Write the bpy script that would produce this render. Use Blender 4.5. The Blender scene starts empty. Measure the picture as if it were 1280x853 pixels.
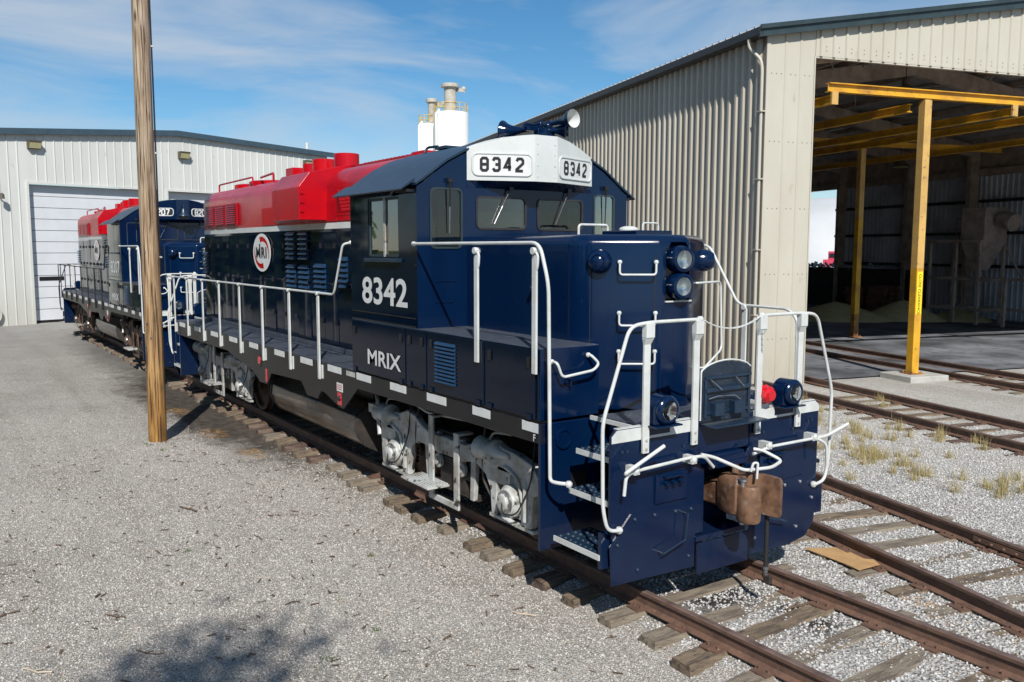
import bpy, bmesh, math, random
import numpy as np
from mathutils import Vector, Matrix
R = math.radians
random.seed(7); rng = np.random.default_rng(7)
sc = bpy.context.scene
col = sc.collection

# ------------------------------------------------------------------ camera
cd = bpy.data.cameras.new("camera"); cam = bpy.data.objects.new("camera", cd); col.objects.link(cam)
sc.camera = cam
cd.sensor_width = 36.0; cd.lens = 30.50; cd.clip_start = 0.1; cd.clip_end = 6000
_f = Vector((-0.82282896, 0.55831389, -0.10600993)); _r = Vector((0.56136906, 0.82756466, 0.00122743))
_r = (_r - _f * _r.dot(_f)).normalized(); _f.normalize(); _u = _r.cross(_f)
cam.matrix_world = Matrix(((_r.x, _u.x, -_f.x, 5.5964), (_r.y, _u.y, -_f.y, -6.2498), (_r.z, _u.z, -_f.z, 3.2223), (0, 0, 0, 1)))

# ------------------------------------------------------------------ sky, sun, exposure
SUN_EL = 41.0; SUN_TO = Vector((math.cos(R(-27)) * math.cos(R(SUN_EL)), math.sin(R(-27)) * math.cos(R(SUN_EL)), math.sin(R(SUN_EL))))
w = bpy.data.worlds.new("World"); sc.world = w; w.use_nodes = True
nt = w.node_tree; nt.nodes.clear()
out = nt.nodes.new("ShaderNodeOutputWorld"); bg = nt.nodes.new("ShaderNodeBackground"); sky = nt.nodes.new("ShaderNodeTexSky")
sky.sky_type = 'NISHITA'; sky.sun_disc = False; sky.sun_elevation = R(SUN_EL); sky.sun_rotation = math.atan2(SUN_TO.x, SUN_TO.y)
sky.air_density = 1.0; sky.dust_density = 0.15; sky.ozone_density = 4.0; sky.altitude = 900
tc = nt.nodes.new("ShaderNodeTexCoord"); mp = nt.nodes.new("ShaderNodeMapping"); mp.inputs['Scale'].default_value = (1.5, 1.5, 6.0)
mp.inputs['Rotation'].default_value = (0.05, 0.10, 0.5)
n1 = nt.nodes.new("ShaderNodeTexNoise"); n1.inputs['Scale'].default_value = 1.7; n1.inputs['Detail'].default_value = 9; n1.inputs['Roughness'].default_value = .55; n1.inputs['Distortion'].default_value = .9
cr = nt.nodes.new("ShaderNodeValToRGB"); cr.color_ramp.elements[0].position = .42; cr.color_ramp.elements[1].position = .70
cr.color_ramp.elements[0].color = (0, 0, 0, 1); cr.color_ramp.elements[1].color = (.78, .78, .78, 1)
hs = nt.nodes.new("ShaderNodeHueSaturation"); hs.inputs['Saturation'].default_value = 1.22; hs.inputs['Hue'].default_value = .492; hs.inputs['Value'].default_value = 1.0
mix = nt.nodes.new("ShaderNodeMixRGB"); mix.inputs['Color2'].default_value = (5.6, 6.2, 6.9, 1)
L = nt.links.new
L(tc.outputs['Generated'], mp.inputs['Vector']); L(mp.outputs[0], n1.inputs['Vector']); L(n1.outputs['Fac'], cr.inputs[0])
L(sky.outputs[0], hs.inputs['Color']); L(hs.outputs[0], mix.inputs['Color1']); L(cr.outputs[0], mix.inputs['Fac']); L(mix.outputs[0], bg.inputs[0]); L(bg.outputs[0], out.inputs[0])
bg.inputs[1].default_value = 0.076
sd = bpy.data.lights.new("sun", 'SUN'); sun = bpy.data.objects.new("sun", sd); col.objects.link(sun)
sd.energy = 4.3; sd.angle = R(.55); sd.color = (1, .96, .9)
sun.rotation_euler = SUN_TO.to_track_quat('Z', 'Y').to_euler()
sc.view_settings.view_transform = 'Standard'; sc.view_settings.look = 'None'; sc.view_settings.gamma = 1; sc.view_settings.exposure = 0.42
sc.render.engine = 'CYCLES'
sc.cycles.max_bounces = 10; sc.cycles.diffuse_bounces = 6; sc.cycles.transparent_max_bounces = 12; sc.cycles.use_denoising = True

# ------------------------------------------------------------------ materials
def new_mat(name):
    m = bpy.data.materials.new(name); m.use_nodes = True
    return m, m.node_tree, m.node_tree.nodes['Principled BSDF']

def mat(name, c, rough=.5, metal=0., var=.15, scale=3., c2=None, thr=(.4, .7), bump=0., bscale=40., coat=0., spec=.5, stretch=(1, 1, 1), rvar=0., fine=None, dirt=None):
    """principled paint with large-scale tone variation (to c2), fine speckle, bump and uneven gloss"""
    m, t, b = new_mat(name); N = t.nodes.new; K = t.links.new
    b.inputs['Roughness'].default_value = rough; b.inputs['Metallic'].default_value = metal
    b.inputs['Coat Weight'].default_value = coat; b.inputs['Coat Roughness'].default_value = .06; b.inputs['Specular IOR Level'].default_value = spec
    g = N('ShaderNodeTexCoord'); mpn = N('ShaderNodeMapping'); mpn.inputs['Scale'].default_value = stretch; K(g.outputs['Object'], mpn.inputs[0])
    no = N('ShaderNodeTexNoise'); no.inputs['Scale'].default_value = scale; no.inputs['Detail'].default_value = 6; no.inputs['Roughness'].default_value = .6; K(mpn.outputs[0], no.inputs['Vector'])
    rp = N('ShaderNodeValToRGB'); K(no.outputs['Fac'], rp.inputs[0])
    if c2 is None: c2 = tuple(max(0, x * (1 - var)) for x in c)
    rp.color_ramp.elements[0].position = thr[0]; rp.color_ramp.elements[1].position = thr[1]
    rp.color_ramp.elements[0].color = (*c, 1); rp.color_ramp.elements[1].color = (*c2, 1)
    last = rp.outputs[0]
    if fine:
        f = N('ShaderNodeTexNoise'); f.inputs['Scale'].default_value = fine[0]; f.inputs['Detail'].default_value = 4; K(mpn.outputs[0], f.inputs['Vector'])
        r2 = N('ShaderNodeValToRGB'); r2.color_ramp.elements[0].position = fine[1]; r2.color_ramp.elements[1].position = fine[1] + .08; K(f.outputs['Fac'], r2.inputs[0])
        mx = N('ShaderNodeMixRGB'); mx.inputs['Color2'].default_value = (*fine[2], 1); K(r2.outputs[0], mx.inputs['Fac']); K(last, mx.inputs['Color1']); last = mx.outputs[0]
    if dirt:
        z0, z1, dc, amt = dirt; sp_ = N('ShaderNodeSeparateXYZ'); K(g.outputs['Object'], sp_.inputs[0]); mz = N('ShaderNodeMapRange'); mz.inputs['From Min'].default_value = z1; mz.inputs['From Max'].default_value = z0; mz.inputs['To Max'].default_value = 1; K(sp_.outputs['Z'], mz.inputs[0])
        dn = N('ShaderNodeTexNoise'); dn.inputs['Scale'].default_value = 5; dn.inputs['Detail'].default_value = 8; dn.inputs['Roughness'].default_value = .7; md = N('ShaderNodeMapping'); md.inputs['Scale'].default_value = (1, 1, .35); K(g.outputs['Object'], md.inputs[0]); K(md.outputs[0], dn.inputs['Vector'])
        ml = N('ShaderNodeMath'); ml.operation = 'MULTIPLY'; K(mz.outputs[0], ml.inputs[0]); K(dn.outputs['Fac'], ml.inputs[1]); m2 = N('ShaderNodeMath'); m2.operation = 'MULTIPLY'; m2.use_clamp = True; m2.inputs[1].default_value = amt; K(ml.outputs[0], m2.inputs[0])
        mx = N('ShaderNodeMixRGB'); mx.inputs['Color2'].default_value = (*dc, 1); K(m2.outputs[0], mx.inputs['Fac']); K(last, mx.inputs['Color1']); last = mx.outputs[0]
    K(last, b.inputs['Base Color'])
    if rvar:
        mr = N('ShaderNodeMapRange'); mr.inputs['To Min'].default_value = max(.02, rough - rvar); mr.inputs['To Max'].default_value = rough + rvar
        K(no.outputs['Fac'], mr.inputs[0]); K(mr.outputs[0], b.inputs['Roughness'])
    if bump:
        bn = N('ShaderNodeTexNoise'); bn.inputs['Scale'].default_value = bscale; bn.inputs['Detail'].default_value = 5; K(mpn.outputs[0], bn.inputs['Vector'])
        bp = N('ShaderNodeBump'); bp.inputs['Strength'].default_value = bump; bp.inputs['Distance'].default_value = .02; K(bn.outputs['Fac'], bp.inputs['Height']); K(bp.outputs[0], b.inputs['Normal'])
        if coat: K(bp.outputs[0], b.inputs['Coat Normal'])
    return m

M = {}
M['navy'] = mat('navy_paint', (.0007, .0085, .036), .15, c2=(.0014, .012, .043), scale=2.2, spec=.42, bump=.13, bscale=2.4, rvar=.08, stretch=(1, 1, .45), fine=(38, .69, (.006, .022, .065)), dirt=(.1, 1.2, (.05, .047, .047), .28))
M['navy_top'] = mat('sky_lightened_navy', (.008, .022, .045), .33, c2=(.016, .034, .060), scale=4, bump=.05, bscale=25, rvar=.1)  # navy lightened for sky mirrored in the cab roof; also on small fittings
M['louver'] = mat('louver_sky_sheen', (.010, .040, .095), .3, c2=(.016, .05, .11), scale=6)  # sky reflected by the upturned slats, put into the base colour
M['slate'] = mat('worn_dark_slate_paint', (.008, .016, .03), .4, c2=(.018, .028, .045), scale=6, bump=.1, bscale=25, fine=(25, .62, (.04, .05, .07)))
M['navy_deck'] = mat('dusty_deck_paint', (.035, .045, .065), .5, c2=(.06, .068, .085), scale=6, bump=.12, bscale=120, fine=(70, .62, (.16, .17, .2)))
M['dark'] = mat('shaded_side_navy', (.0011, .0050, .0165), .06, c2=(.0022, .0080, .021), scale=1.4, spec=.20, bump=.10, bscale=1.3, rvar=.05, stretch=(1, 1, .4), fine=(40, .70, (.016, .019, .024)))  # darker copy of the navy: shade of the sun-grazed sides put into the colour
M['sill'] = mat('dusty_black_paint', (.006, .007, .009), .34, spec=.3, c2=(.016, .016, .018), scale=3, stretch=(1, 1, .3), bump=.04, bscale=30, rvar=.1, fine=(30, .66, (.05, .045, .04)))
M['red'] = mat('red_paint', (.44, .003, .008), .26, c2=(.30, .003, .014), scale=1.5, spec=.35, bump=.05, bscale=3, rvar=.08, fine=(35, .68, (.5, .06, .06)))
M['white'] = mat('white_rail_paint', (.56, .58, .57), .38, c2=(.46, .47, .44), scale=5, bump=.03, bscale=40, fine=(55, .69, (.3, .22, .15)))
M['whitepanel'] = mat('white_panel_paint', (.56, .58, .57), .35, c2=(.50, .52, .50), scale=3, fine=(30, .70, (.45, .42, .36)))
M['letter'] = mat('white_lettering', (.62, .63, .62), .45, var=.12, scale=6)
M['black'] = mat('black_paint', (.012, .012, .014), .4, var=.3, scale=8)
M['rubber'] = mat('black_rubber', (.015, .014, .014), .65, var=.3, scale=8)
M['truck'] = mat('grey_truck_paint', (.47, .485, .47), .38, c2=(.27, .25, .215), scale=3.6, thr=(.42, .62), bump=.12, bscale=30, fine=(9, .60, (.035, .03, .026)))
M['truckdark'] = mat('greasy_underframe', (.022, .02, .019), .55, c2=(.06, .045, .035), scale=5, bump=.15, bscale=20)
M['truckbrown'] = mat('rusty_dark_truck', (.045, .033, .027), .6, c2=(.16, .085, .05), scale=4, bump=.15, bscale=20)
M['steel'] = mat('worn_bare_steel', (.45, .45, .46), .32, metal=.9, c2=(.16, .14, .12), scale=9, thr=(.5, .7))
M['tank'] = mat('grimy_fuel_tank', (.04, .038, .038), .22, c2=(.15, .105, .07), scale=2.3, thr=(.42, .62), stretch=(.35, 1, 1.6), bump=.05, bscale=15, coat=.15, fine=(14, .62, (.035, .03, .03)))
M['chrome'] = mat('polished_reflector', (.95, .95, .95), .28, metal=1, var=.05)
M['redlens'] = mat('red_lamp_lens', (.55, .004, .012), .12, var=.3, scale=30, coat=.5)
M['coupler'] = mat('rusty_coupler', (.20, .11, .065), .42, c2=(.085, .045, .028), scale=6, thr=(.4, .62), bump=.25, bscale=22, fine=(16, .62, (.20, .16, .135)))
M['rail'] = mat('rusty_rail', (.15, .085, .058), .6, c2=(.085, .05, .04), scale=7, bump=.15, bscale=45, fine=(30, .64, (.24, .16, .1)))
M['railhead'] = mat('worn_rail_head', (.20, .14, .12), .42, metal=.2, c2=(.10, .065, .055), scale=5, stretch=(1, 1, 1), bump=.06, bscale=60)
M['tie'] = mat('weathered_tie', (.20, .15, .10), .85, c2=(.08, .058, .042), scale=2.5, thr=(.42, .64), stretch=(6, .9, 6), bump=.8, bscale=18, fine=(7, .6, (.045, .035, .03)))
M['tie2'] = mat('grey_tie', (.24, .20, .15), .85, c2=(.11, .085, .065), scale=2.5, thr=(.42, .64), stretch=(6, .9, 6), bump=.8, bscale=18, fine=(7, .62, (.06, .05, .04)))
M['tie3'] = mat('dark_creosote_tie', (.075, .045, .035), .75, c2=(.20, .15, .11), scale=2.2, thr=(.45, .66), stretch=(6, .9, 6), bump=.8, bscale=18)
M['siding'] = mat('cream_siding', (.47, .445, .375), .42, c2=(.42, .39, .32), scale=.7, stretch=(1, 1, .4), rvar=.06, bump=.06, bscale=1.2, fine=(3, .68, (.36, .32, .25)), dirt=(-.2, 1.8, (.22, .18, .13), .7))
M['siding2'] = mat('beige_siding', (.46, .42, .345), .42, c2=(.37, .33, .26), scale=.7, stretch=(1, 1, .3), rvar=.06, bump=.06, bscale=1.2, dirt=(-.2, 2.2, (.20, .16, .12), .7), fine=(3, .70, (.38, .32, .25)))
M['liner'] = mat('dirty_inner_siding', (.62, .65, .72), .6, c2=(.38, .38, .42), scale=.5)
M['trim'] = mat('dark_green_trim', (.028, .045, .05), .4, var=.3, scale=3)
M['trimdark'] = mat('dark_gutter', (.03, .028, .03), .5, var=.3, scale=3)
M['roofm'] = mat('metal_roof', (.38, .38, .37), .45, var=.2, scale=1)
M['door'] = mat('white_door_panel', (.60, .62, .65), .4, c2=(.55, .57, .60), scale=1.2)
M['yellow'] = mat('yellow_crane_paint', (.62, .33, .018), .5, c2=(.36, .17, .03), scale=1.6, thr=(.45, .7), bump=.06, fine=(9, .64, (.16, .08, .04)))
M['yellowfade'] = mat('faded_yellow_paint', (.55, .34, .10), .6, c2=(.42, .25, .08), scale=2, fine=(9, .62, (.2, .11, .06)))
M['yellowrust'] = mat('rusty_yellow_paint', (.42, .19, .03), .6, c2=(.13, .055, .03), scale=3, thr=(.4, .6))
M['sign'] = mat('yellow_sign', (.85, .62, .02), .4, var=.05)
M['concrete'] = mat('concrete', (.42, .41, .38), .85, c2=(.33, .32, .29), scale=3, bump=.2, bscale=50)
M['floor'] = mat('stained_shop_floor', (.20, .21, .23), .8, c2=(.05, .052, .058), scale=.45, thr=(.35, .62), bump=.2, bscale=30, fine=(2.2, .6, (.08, .078, .075)))
M['sand'] = mat('grain_pile', (.58, .50, .26), .95, c2=(.46, .38, .19), scale=3, bump=.5, bscale=60)
M['steelframe'] = mat('dusty_brown_steel', (.46, .36, .29), .7, c2=(.25, .19, .15), scale=2)
M['deadmetal'] = mat('dusty_machine', (.40, .32, .27), .8, c2=(.2, .16, .14), scale=2)
M['pallet'] = mat('old_pallet_wood', (.26, .12, .08), .85, c2=(.12, .06, .045), scale=4)
M['bin'] = mat('dark_bunker_wall', (.035, .028, .028), .8, c2=(.06, .05, .045), scale=1)
M['silo'] = mat('white_silo_paint', (.80, .80, .78), .45, c2=(.74, .74, .71), scale=.3)
M['silogrey'] = mat('grey_vent_metal', (.45, .43, .38), .5, c2=(.3, .26, .2), scale=1)
M['silorail'] = mat('yellow_safety_rail', (.65, .45, .06), .5)
M['dome'] = mat('white_dome_fabric', (.50, .51, .52), .6, c2=(.44, .45, .46), scale=.1)
M['pink'] = mat('faded_red_paint', (.55, .05, .10), .5)
M['card'] = mat('cardboard', (.44, .27, .12), .85, c2=(.36, .21, .09), scale=5, bump=.1, bscale=20)
M['twig'] = mat('dead_twig', (.12, .075, .045), .9, c2=(.07, .045, .03), scale=10)
M['palewood'] = mat('pale_split_wood', (.5, .42, .32), .85, var=.2)
M['drygrass'] = mat('dry_grass', (.40, .32, .15), .9, c2=(.28, .24, .10), scale=8)
M['weed'] = mat('green_weed', (.07, .13, .025), .7, c2=(.04, .09, .02), scale=8)
M['leaf'] = mat('tree_leaf', (.045, .09, .02), .6, c2=(.07, .11, .03), scale=3)
M['bark'] = mat('tree_bark', (.12, .09, .07), .9, var=.4, scale=6, bump=.4)
M['lampbody'] = mat('lamp_housing', (.10, .085, .06), .5, var=.3)
M['lampglass'] = mat('lamp_lens', (.45, .42, .22), .25, var=.1)
M['interior'] = mat('cab_interior', (.34, .38, .34), .7, c2=(.22, .25, .23), scale=2)
M['seat'] = mat('cab_seat', (.40, .52, .46), .6, var=.2)
M['hose'] = mat('hose_reel', (.55, .53, .45), .6, var=.2)

# utility pole wood: vertical grain, warmer and wetter looking towards the ground
m, t, b = new_mat('pole_wood'); N = t.nodes.new; K = t.links.new
g = N('ShaderNodeTexCoord'); mp_ = N('ShaderNodeMapping'); mp_.inputs['Scale'].default_value = (9, 9, .55); K(g.outputs['Object'], mp_.inputs[0])
no = N('ShaderNodeTexNoise'); no.inputs['Scale'].default_value = 3; no.inputs['Detail'].default_value = 8; K(mp_.outputs[0], no.inputs['Vector'])
rp = N('ShaderNodeValToRGB'); rp.color_ramp.elements[0].position = .36; rp.color_ramp.elements[1].position = .66
rp.color_ramp.elements[0].color = (.22, .15, .09, 1); rp.color_ramp.elements[1].color = (.42, .34, .25, 1); K(no.outputs['Fac'], rp.inputs[0])
rp2 = N('ShaderNodeValToRGB'); rp2.color_ramp.elements[0].position = .36; rp2.color_ramp.elements[1].position = .66
rp2.color_ramp.elements[0].color = (.15, .065, .015, 1); rp2.color_ramp.elements[1].color = (.42, .23, .06, 1); K(no.outputs['Fac'], rp2.inputs[0])
sp = N('ShaderNodeSeparateXYZ'); K(g.outputs['Object'], sp.inputs[0]); mr = N('ShaderNodeMapRange'); mr.inputs['From Min'].default_value = .4; mr.inputs['From Max'].default_value = 5.0; K(sp.outputs['Z'], mr.inputs[0])
mx = N('ShaderNodeMixRGB'); K(mr.outputs[0], mx.inputs['Fac']); K(rp2.outputs[0], mx.inputs['Color1']); K(rp.outputs[0], mx.inputs['Color2']); K(mx.outputs[0], b.inputs['Base Color'])
b.inputs['Roughness'].default_value = .8; bp = N('ShaderNodeBump'); bp.inputs['Strength'].default_value = .6; bp.inputs['Distance'].default_value = .02; K(no.outputs['Fac'], bp.inputs['Height']); K(bp.outputs[0], b.inputs['Normal'])
vk = N('ShaderNodeTexVoronoi'); vk.inputs['Scale'].default_value = 1; mk = N('ShaderNodeMapping'); mk.inputs['Scale'].default_value = (5, 5, 1.1); K(g.outputs['Object'], mk.inputs[0]); K(mk.outputs[0], vk.inputs['Vector'])
rk = N('ShaderNodeValToRGB'); rk.color_ramp.elements[0].position = .06; rk.color_ramp.elements[0].color = (.10, .06, .03, 1); rk.color_ramp.elements[1].position = .17; rk.color_ramp.elements[1].color = (1, 1, 1, 1); K(vk.outputs['Distance'], rk.inputs[0])
nk = N('ShaderNodeTexNoise'); nk.inputs['Scale'].default_value = 2.2; nk.inputs['Detail'].default_value = 9; m3 = N('ShaderNodeMapping'); m3.inputs['Scale'].default_value = (22, 22, .5); K(g.outputs['Object'], m3.inputs[0]); K(m3.outputs[0], nk.inputs['Vector'])
rc_ = N('ShaderNodeValToRGB'); rc_.color_ramp.elements[0].position = .37; rc_.color_ramp.elements[0].color = (.16, .12, .09, 1); rc_.color_ramp.elements[1].position = .45; rc_.color_ramp.elements[1].color = (1, 1, 1, 1); K(nk.outputs['Fac'], rc_.inputs[0])
mk1 = N('ShaderNodeMixRGB'); mk1.blend_type = 'MULTIPLY'; mk1.inputs['Fac'].default_value = 1; K(mx.outputs[0], mk1.inputs['Color1']); K(rk.outputs[0], mk1.inputs['Color2'])
mk2 = N('ShaderNodeMixRGB'); mk2.blend_type = 'MULTIPLY'; mk2.inputs['Fac'].default_value = 1; K(mk1.outputs[0], mk2.inputs['Color1']); K(rc_.outputs[0], mk2.inputs['Color2']); K(mk2.outputs[0], b.inputs['Base Color']); K(rc_.outputs[0], bp.inputs['Height'])
M['pole'] = m

def glass(name, tint, refl=1.0, gtint=(1, 1, 1)):
    m = bpy.data.materials.new(name); m.use_nodes = True; t = m.node_tree; t.nodes.clear(); N = t.nodes.new; K = t.links.new
    o = N('ShaderNodeOutputMaterial'); a = N('ShaderNodeBsdfTransparent'); g = N('ShaderNodeBsdfGlossy'); fr = N('ShaderNodeFresnel'); mxs = N('ShaderNodeMixShader')
    a.inputs[0].default_value = (*tint, 1); g.inputs['Roughness'].default_value = .02; g.inputs[0].default_value = (*gtint, 1); fr.inputs[0].default_value = 1.45
    ml = N('ShaderNodeMath'); ml.operation = 'MULTIPLY'; ml.inputs[1].default_value = refl; ml.use_clamp = True
    K(fr.outputs[0], ml.inputs[0]); K(ml.outputs[0], mxs.inputs[0]); K(a.outputs[0], mxs.inputs[1]); K(g.outputs[0], mxs.inputs[2]); K(mxs.outputs[0], o.inputs[0])
    return m
M['glass'] = glass('cab_window_glass', (.68, .73, .68), 2.4)
M['lens'] = glass('headlight_lens', (.92, .95, .95), 1.5)

# gravel materials --------------------------------------------------
def ground_material():
    m, t, b = new_mat('yard_gravel'); N = t.nodes.new; K = t.links.new
    g = N('ShaderNodeTexCoord'); sp = N('ShaderNodeSeparateXYZ'); K(g.outputs['Object'], sp.inputs[0])
    def noise(s, d=5, r=.55, src=None):
        n = N('ShaderNodeTexNoise'); n.inputs['Scale'].default_value = s; n.inputs['Detail'].default_value = d; n.inputs['Roughness'].default_value = r; K(src or g.outputs['Object'], n.inputs['Vector']); return n.outputs['Fac']
    def ramp(src, stops):
        r = N('ShaderNodeValToRGB'); e = r.color_ramp.elements
        while len(e) < len(stops): e.new(.5)
        for k, (p, c) in enumerate(stops): e[k].position = p; e[k].color = (*c, 1)
        K(src, r.inputs[0]); return r.outputs[0]
    def mixc(f, a, b2, mode='MIX'):
        x = N('ShaderNodeMixRGB'); x.blend_type = mode
        for s, v in ((x.inputs['Fac'], f), (x.inputs['Color1'], a), (x.inputs['Color2'], b2)):
            if isinstance(v, tuple): s.default_value = (*v, 1)
            elif isinstance(v, (int, float)): s.default_value = v
            else: K(v, s)
        return x.outputs[0]
    def mth(op, a, b2, clamp=False):
        x = N('ShaderNodeMath'); x.operation = op; x.use_clamp = clamp
        for s, v in ((x.inputs[0], a), (x.inputs[1], b2)):
            if isinstance(v, (int, float)): s.default_value = v
            else: K(v, s)
        return x.outputs[0]
    def vor(s):
        v = N('ShaderNodeTexVoronoi'); v.inputs['Scale'].default_value = s; v.inputs['Randomness'].default_value = 1; K(g.outputs['Object'], v.inputs['Vector']); return v
    vf = vor(46); vc = vor(26); vv = vor(105)
    def bw(c):
        x = N('ShaderNodeSeparateColor'); K(c, x.inputs[0]); return x.outputs[0]
    stone_f = ramp(bw(vf.outputs['Color']), [(0, (.15, .135, .12)), (.25, (.33, .31, .28)), (.65, (.44, .415, .38)), (.93, (.60, .575, .535))])
    stone_v = ramp(bw(vv.outputs['Color']), [(0, (.16, .15, .135)), (.5, (.43, .41, .38)), (1, (.66, .64, .60))])
    left = mixc(.5, stone_f, stone_v)
    stone_c = ramp(bw(vc.outputs['Color']), [(0, (.22, .22, .215)), (.3, (.38, .375, .37)), (.7, (.48, .475, .465)), (.95, (.60, .595, .58))])
    right = mixc(.35, stone_c, stone_f)
    # left / right of the first track
    wob = mth('MULTIPLY', mth('SUBTRACT', noise(.9), .5), 1.2)
    side = N('ShaderNodeMapRange'); side.inputs['From Min'].default_value = -.95; side.inputs['From Max'].default_value = .1; K(mth('ADD', sp.outputs['Y'], wob), side.inputs[0])
    base = mixc(side.outputs[0], left, right)
    # broad tone drift and brown dirt
    base = mixc(1, base, ramp(noise(.35, 6, .6), [(.3, (.80, .78, .74)), (.5, (.95, .94, .92)), (.75, (1.08, 1.06, 1.03))]), 'MULTIPLY')
    base = mixc(ramp(noise(1.4, 7, .7), [(.52, (0, 0, 0)), (.75, (.6, .6, .6))]), base, (.20, .165, .125))
    # tan compacted strip between second and third track
    tx = N('ShaderNodeMapRange'); tx.inputs['From Min'].default_value = 5.5; tx.inputs['From Max'].default_value = 8.0; K(mth('ADD', sp.outputs['Y'], mth('MULTIPLY', wob, 2.2)), tx.inputs[0])
    base = mixc(mth('MULTIPLY', tx.outputs[0], .6), base, ramp(noise(5, 8, .7), [(.3, (.44, .41, .36)), (.7, (.60, .57, .52))]))
    mpr = N('ShaderNodeMapping'); mpr.inputs['Scale'].default_value = (.10, 1.6, 1); mpr.inputs['Rotation'].default_value = (0, 0, .12); K(g.outputs['Object'], mpr.inputs[0])
    base = mixc(1, base, ramp(noise(1.1, 4, .6, mpr.outputs[0]), [(.32, (.84, .82, .79)), (.5, (1, 1, 1)), (.7, (1.07, 1.07, 1.07))]), 'MULTIPLY')
    base = mixc(ramp(noise(24, 3, .5), [(.69, (0, 0, 0)), (.74, (.55, .55, .55))]), base, (.11, .085, .06))
    # oily soil by the track further back
    def blob(cx, cy, rx, ry, k=.7):
        dx = mth('DIVIDE', mth('SUBTRACT', sp.outputs['X'], cx), rx); dy = mth('DIVIDE', mth('SUBTRACT', sp.outputs['Y'], cy), ry)
        d = mth('SQRT', mth('ADD', mth('MULTIPLY', dx, dx), mth('MULTIPLY', dy, dy)), 0)
        d = mth('ADD', d, mth('MULTIPLY', mth('SUBTRACT', noise(2.2, 6, .7), .5), 1.1))
        return mth('MULTIPLY', mth('SUBTRACT', 1.15, d, True), k * 2.2, True)
    soil = ramp(noise(7, 6), [(.3, (.035, .028, .022)), (.7, (.12, .10, .08))])
    base = mixc(blob(-14.5, -1.0, 7.2, 1.45, 1.0), base, soil)
    base = mixc(blob(-9, -.2, 10, 1.15, .55), base, (.10, .085, .07))
    for cx, cy, rx, ry in ((.75, .35, .45, .3), (-.1, 0, .5, .5), (-6.5, 3.0, 3, 1.0)): base = mixc(blob(cx, cy, rx, ry, .6), base, (.04, .034, .03))
    base = mixc(blob(-26, -1.2, 9, 1.1, .5), base, (.10, .09, .08))
    for cx, cy, rx, ry in ((-10.9, -1.9, .5, .28), (-8.9, -1.75, .5, .2), (-13.6, -1.9, .5, .25), (1.2, 1.55, .35, .12), (1.55, 1.35, .3, .1)):
        base = mixc(mth('MULTIPLY', mth('MULTIPLY', blob(cx, cy, rx, ry, 1), ramp(noise(14, 6, .8), [(.48, (0, 0, 0)), (.60, (1, 1, 1))])), .75), base, (.50, .26, .07))
    base = mixc(blob(-5, -5.8, 1.6, .5, .22), base, (.24, .20, .16))
    # paved lot and stained spots far left, inside the shed handled by its own slab
    far = N('ShaderNodeMapRange'); far.inputs['From Min'].default_value = -17; far.inputs['From Max'].default_value = -32; K(sp.outputs['X'], far.inputs[0])
    base = mixc(mth('MULTIPLY', far.outputs[0], .6), base, ramp(noise(.8, 8, .7), [(.3, (.25, .24, .22)), (.7, (.36, .35, .33))]))
    gr_ = N('ShaderNodeMapRange'); gr_.inputs['From Min'].default_value = -11; gr_.inputs['From Max'].default_value = -13; K(mth('ADD', sp.outputs['Y'], mth('MULTIPLY', wob, 1.5)), gr_.inputs[0])
    base = mixc(gr_.outputs[0], base, ramp(noise(3, 8, .7), [(.3, (.035, .05, .018)), (.7, (.09, .11, .04))]))
    K(base, b.inputs['Base Color']); b.inputs['Roughness'].default_value = .95; b.inputs['Specular IOR Level'].default_value = .25
    # bump
    def hgt(v, k):
        mrn = N('ShaderNodeMapRange'); mrn.inputs['From Min'].default_value = 0; mrn.inputs['From Max'].default_value = .7; mrn.inputs['To Min'].default_value = 1; mrn.inputs['To Max'].default_value = 0; K(v.outputs['Distance'], mrn.inputs[0]); return mth('MULTIPLY', mth('ADD', mrn.outputs[0], bw(v.outputs['Color'])), k)
    hl = mth('ADD', hgt(vf, .5), hgt(vv, .25)); hr = mth('ADD', hgt(vc, 1.0), hgt(vf, .3))
    hm = N('ShaderNodeMapRange'); K(side.outputs[0], hm.inputs[0]); K(hl, hm.inputs['To Min']); K(hr, hm.inputs['To Max'])
    bp = N('ShaderNodeBump'); bp.inputs['Strength'].default_value = .95; bp.inputs['Distance'].default_value = .024; K(hm.outputs[0], bp.inputs['Height']); K(bp.outputs[0], b.inputs['Normal'])
    return m
M['ground'] = ground_material()

def stone_material(name, stops):
    m, t, b = new_mat(name); N = t.nodes.new; K = t.links.new
    g = N('ShaderNodeNewGeometry'); r = N('ShaderNodeValToRGB'); e = r.color_ramp.elements
    while len(e) < len(stops): e.new(.5)
    for k, (p, c) in enumerate(stops): e[k].position = p; e[k].color = (*c, 1)
    K(g.outputs['Random Per Island'], r.inputs[0]); K(r.outputs[0], b.inputs['Base Color']); b.inputs['Roughness'].default_value = .9
    return m
M['stoneR'] = stone_material('ballast_stone', [(0, (.20, .195, .19)), (.25, (.35, .345, .34)), (.6, (.45, .445, .435)), (.88, (.56, .555, .54)), (.95, (.44, .41, .37)), (1, (.32, .25, .19))])
M['stoneL'] = stone_material('lot_gravel_stone', [(0, (.16, .145, .13)), (.2, (.31, .29, .265)), (.6, (.41, .385, .355)), (.88, (.53, .505, .47)), (.95, (.45, .40, .35)), (1, (.34, .25, .19))])

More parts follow.
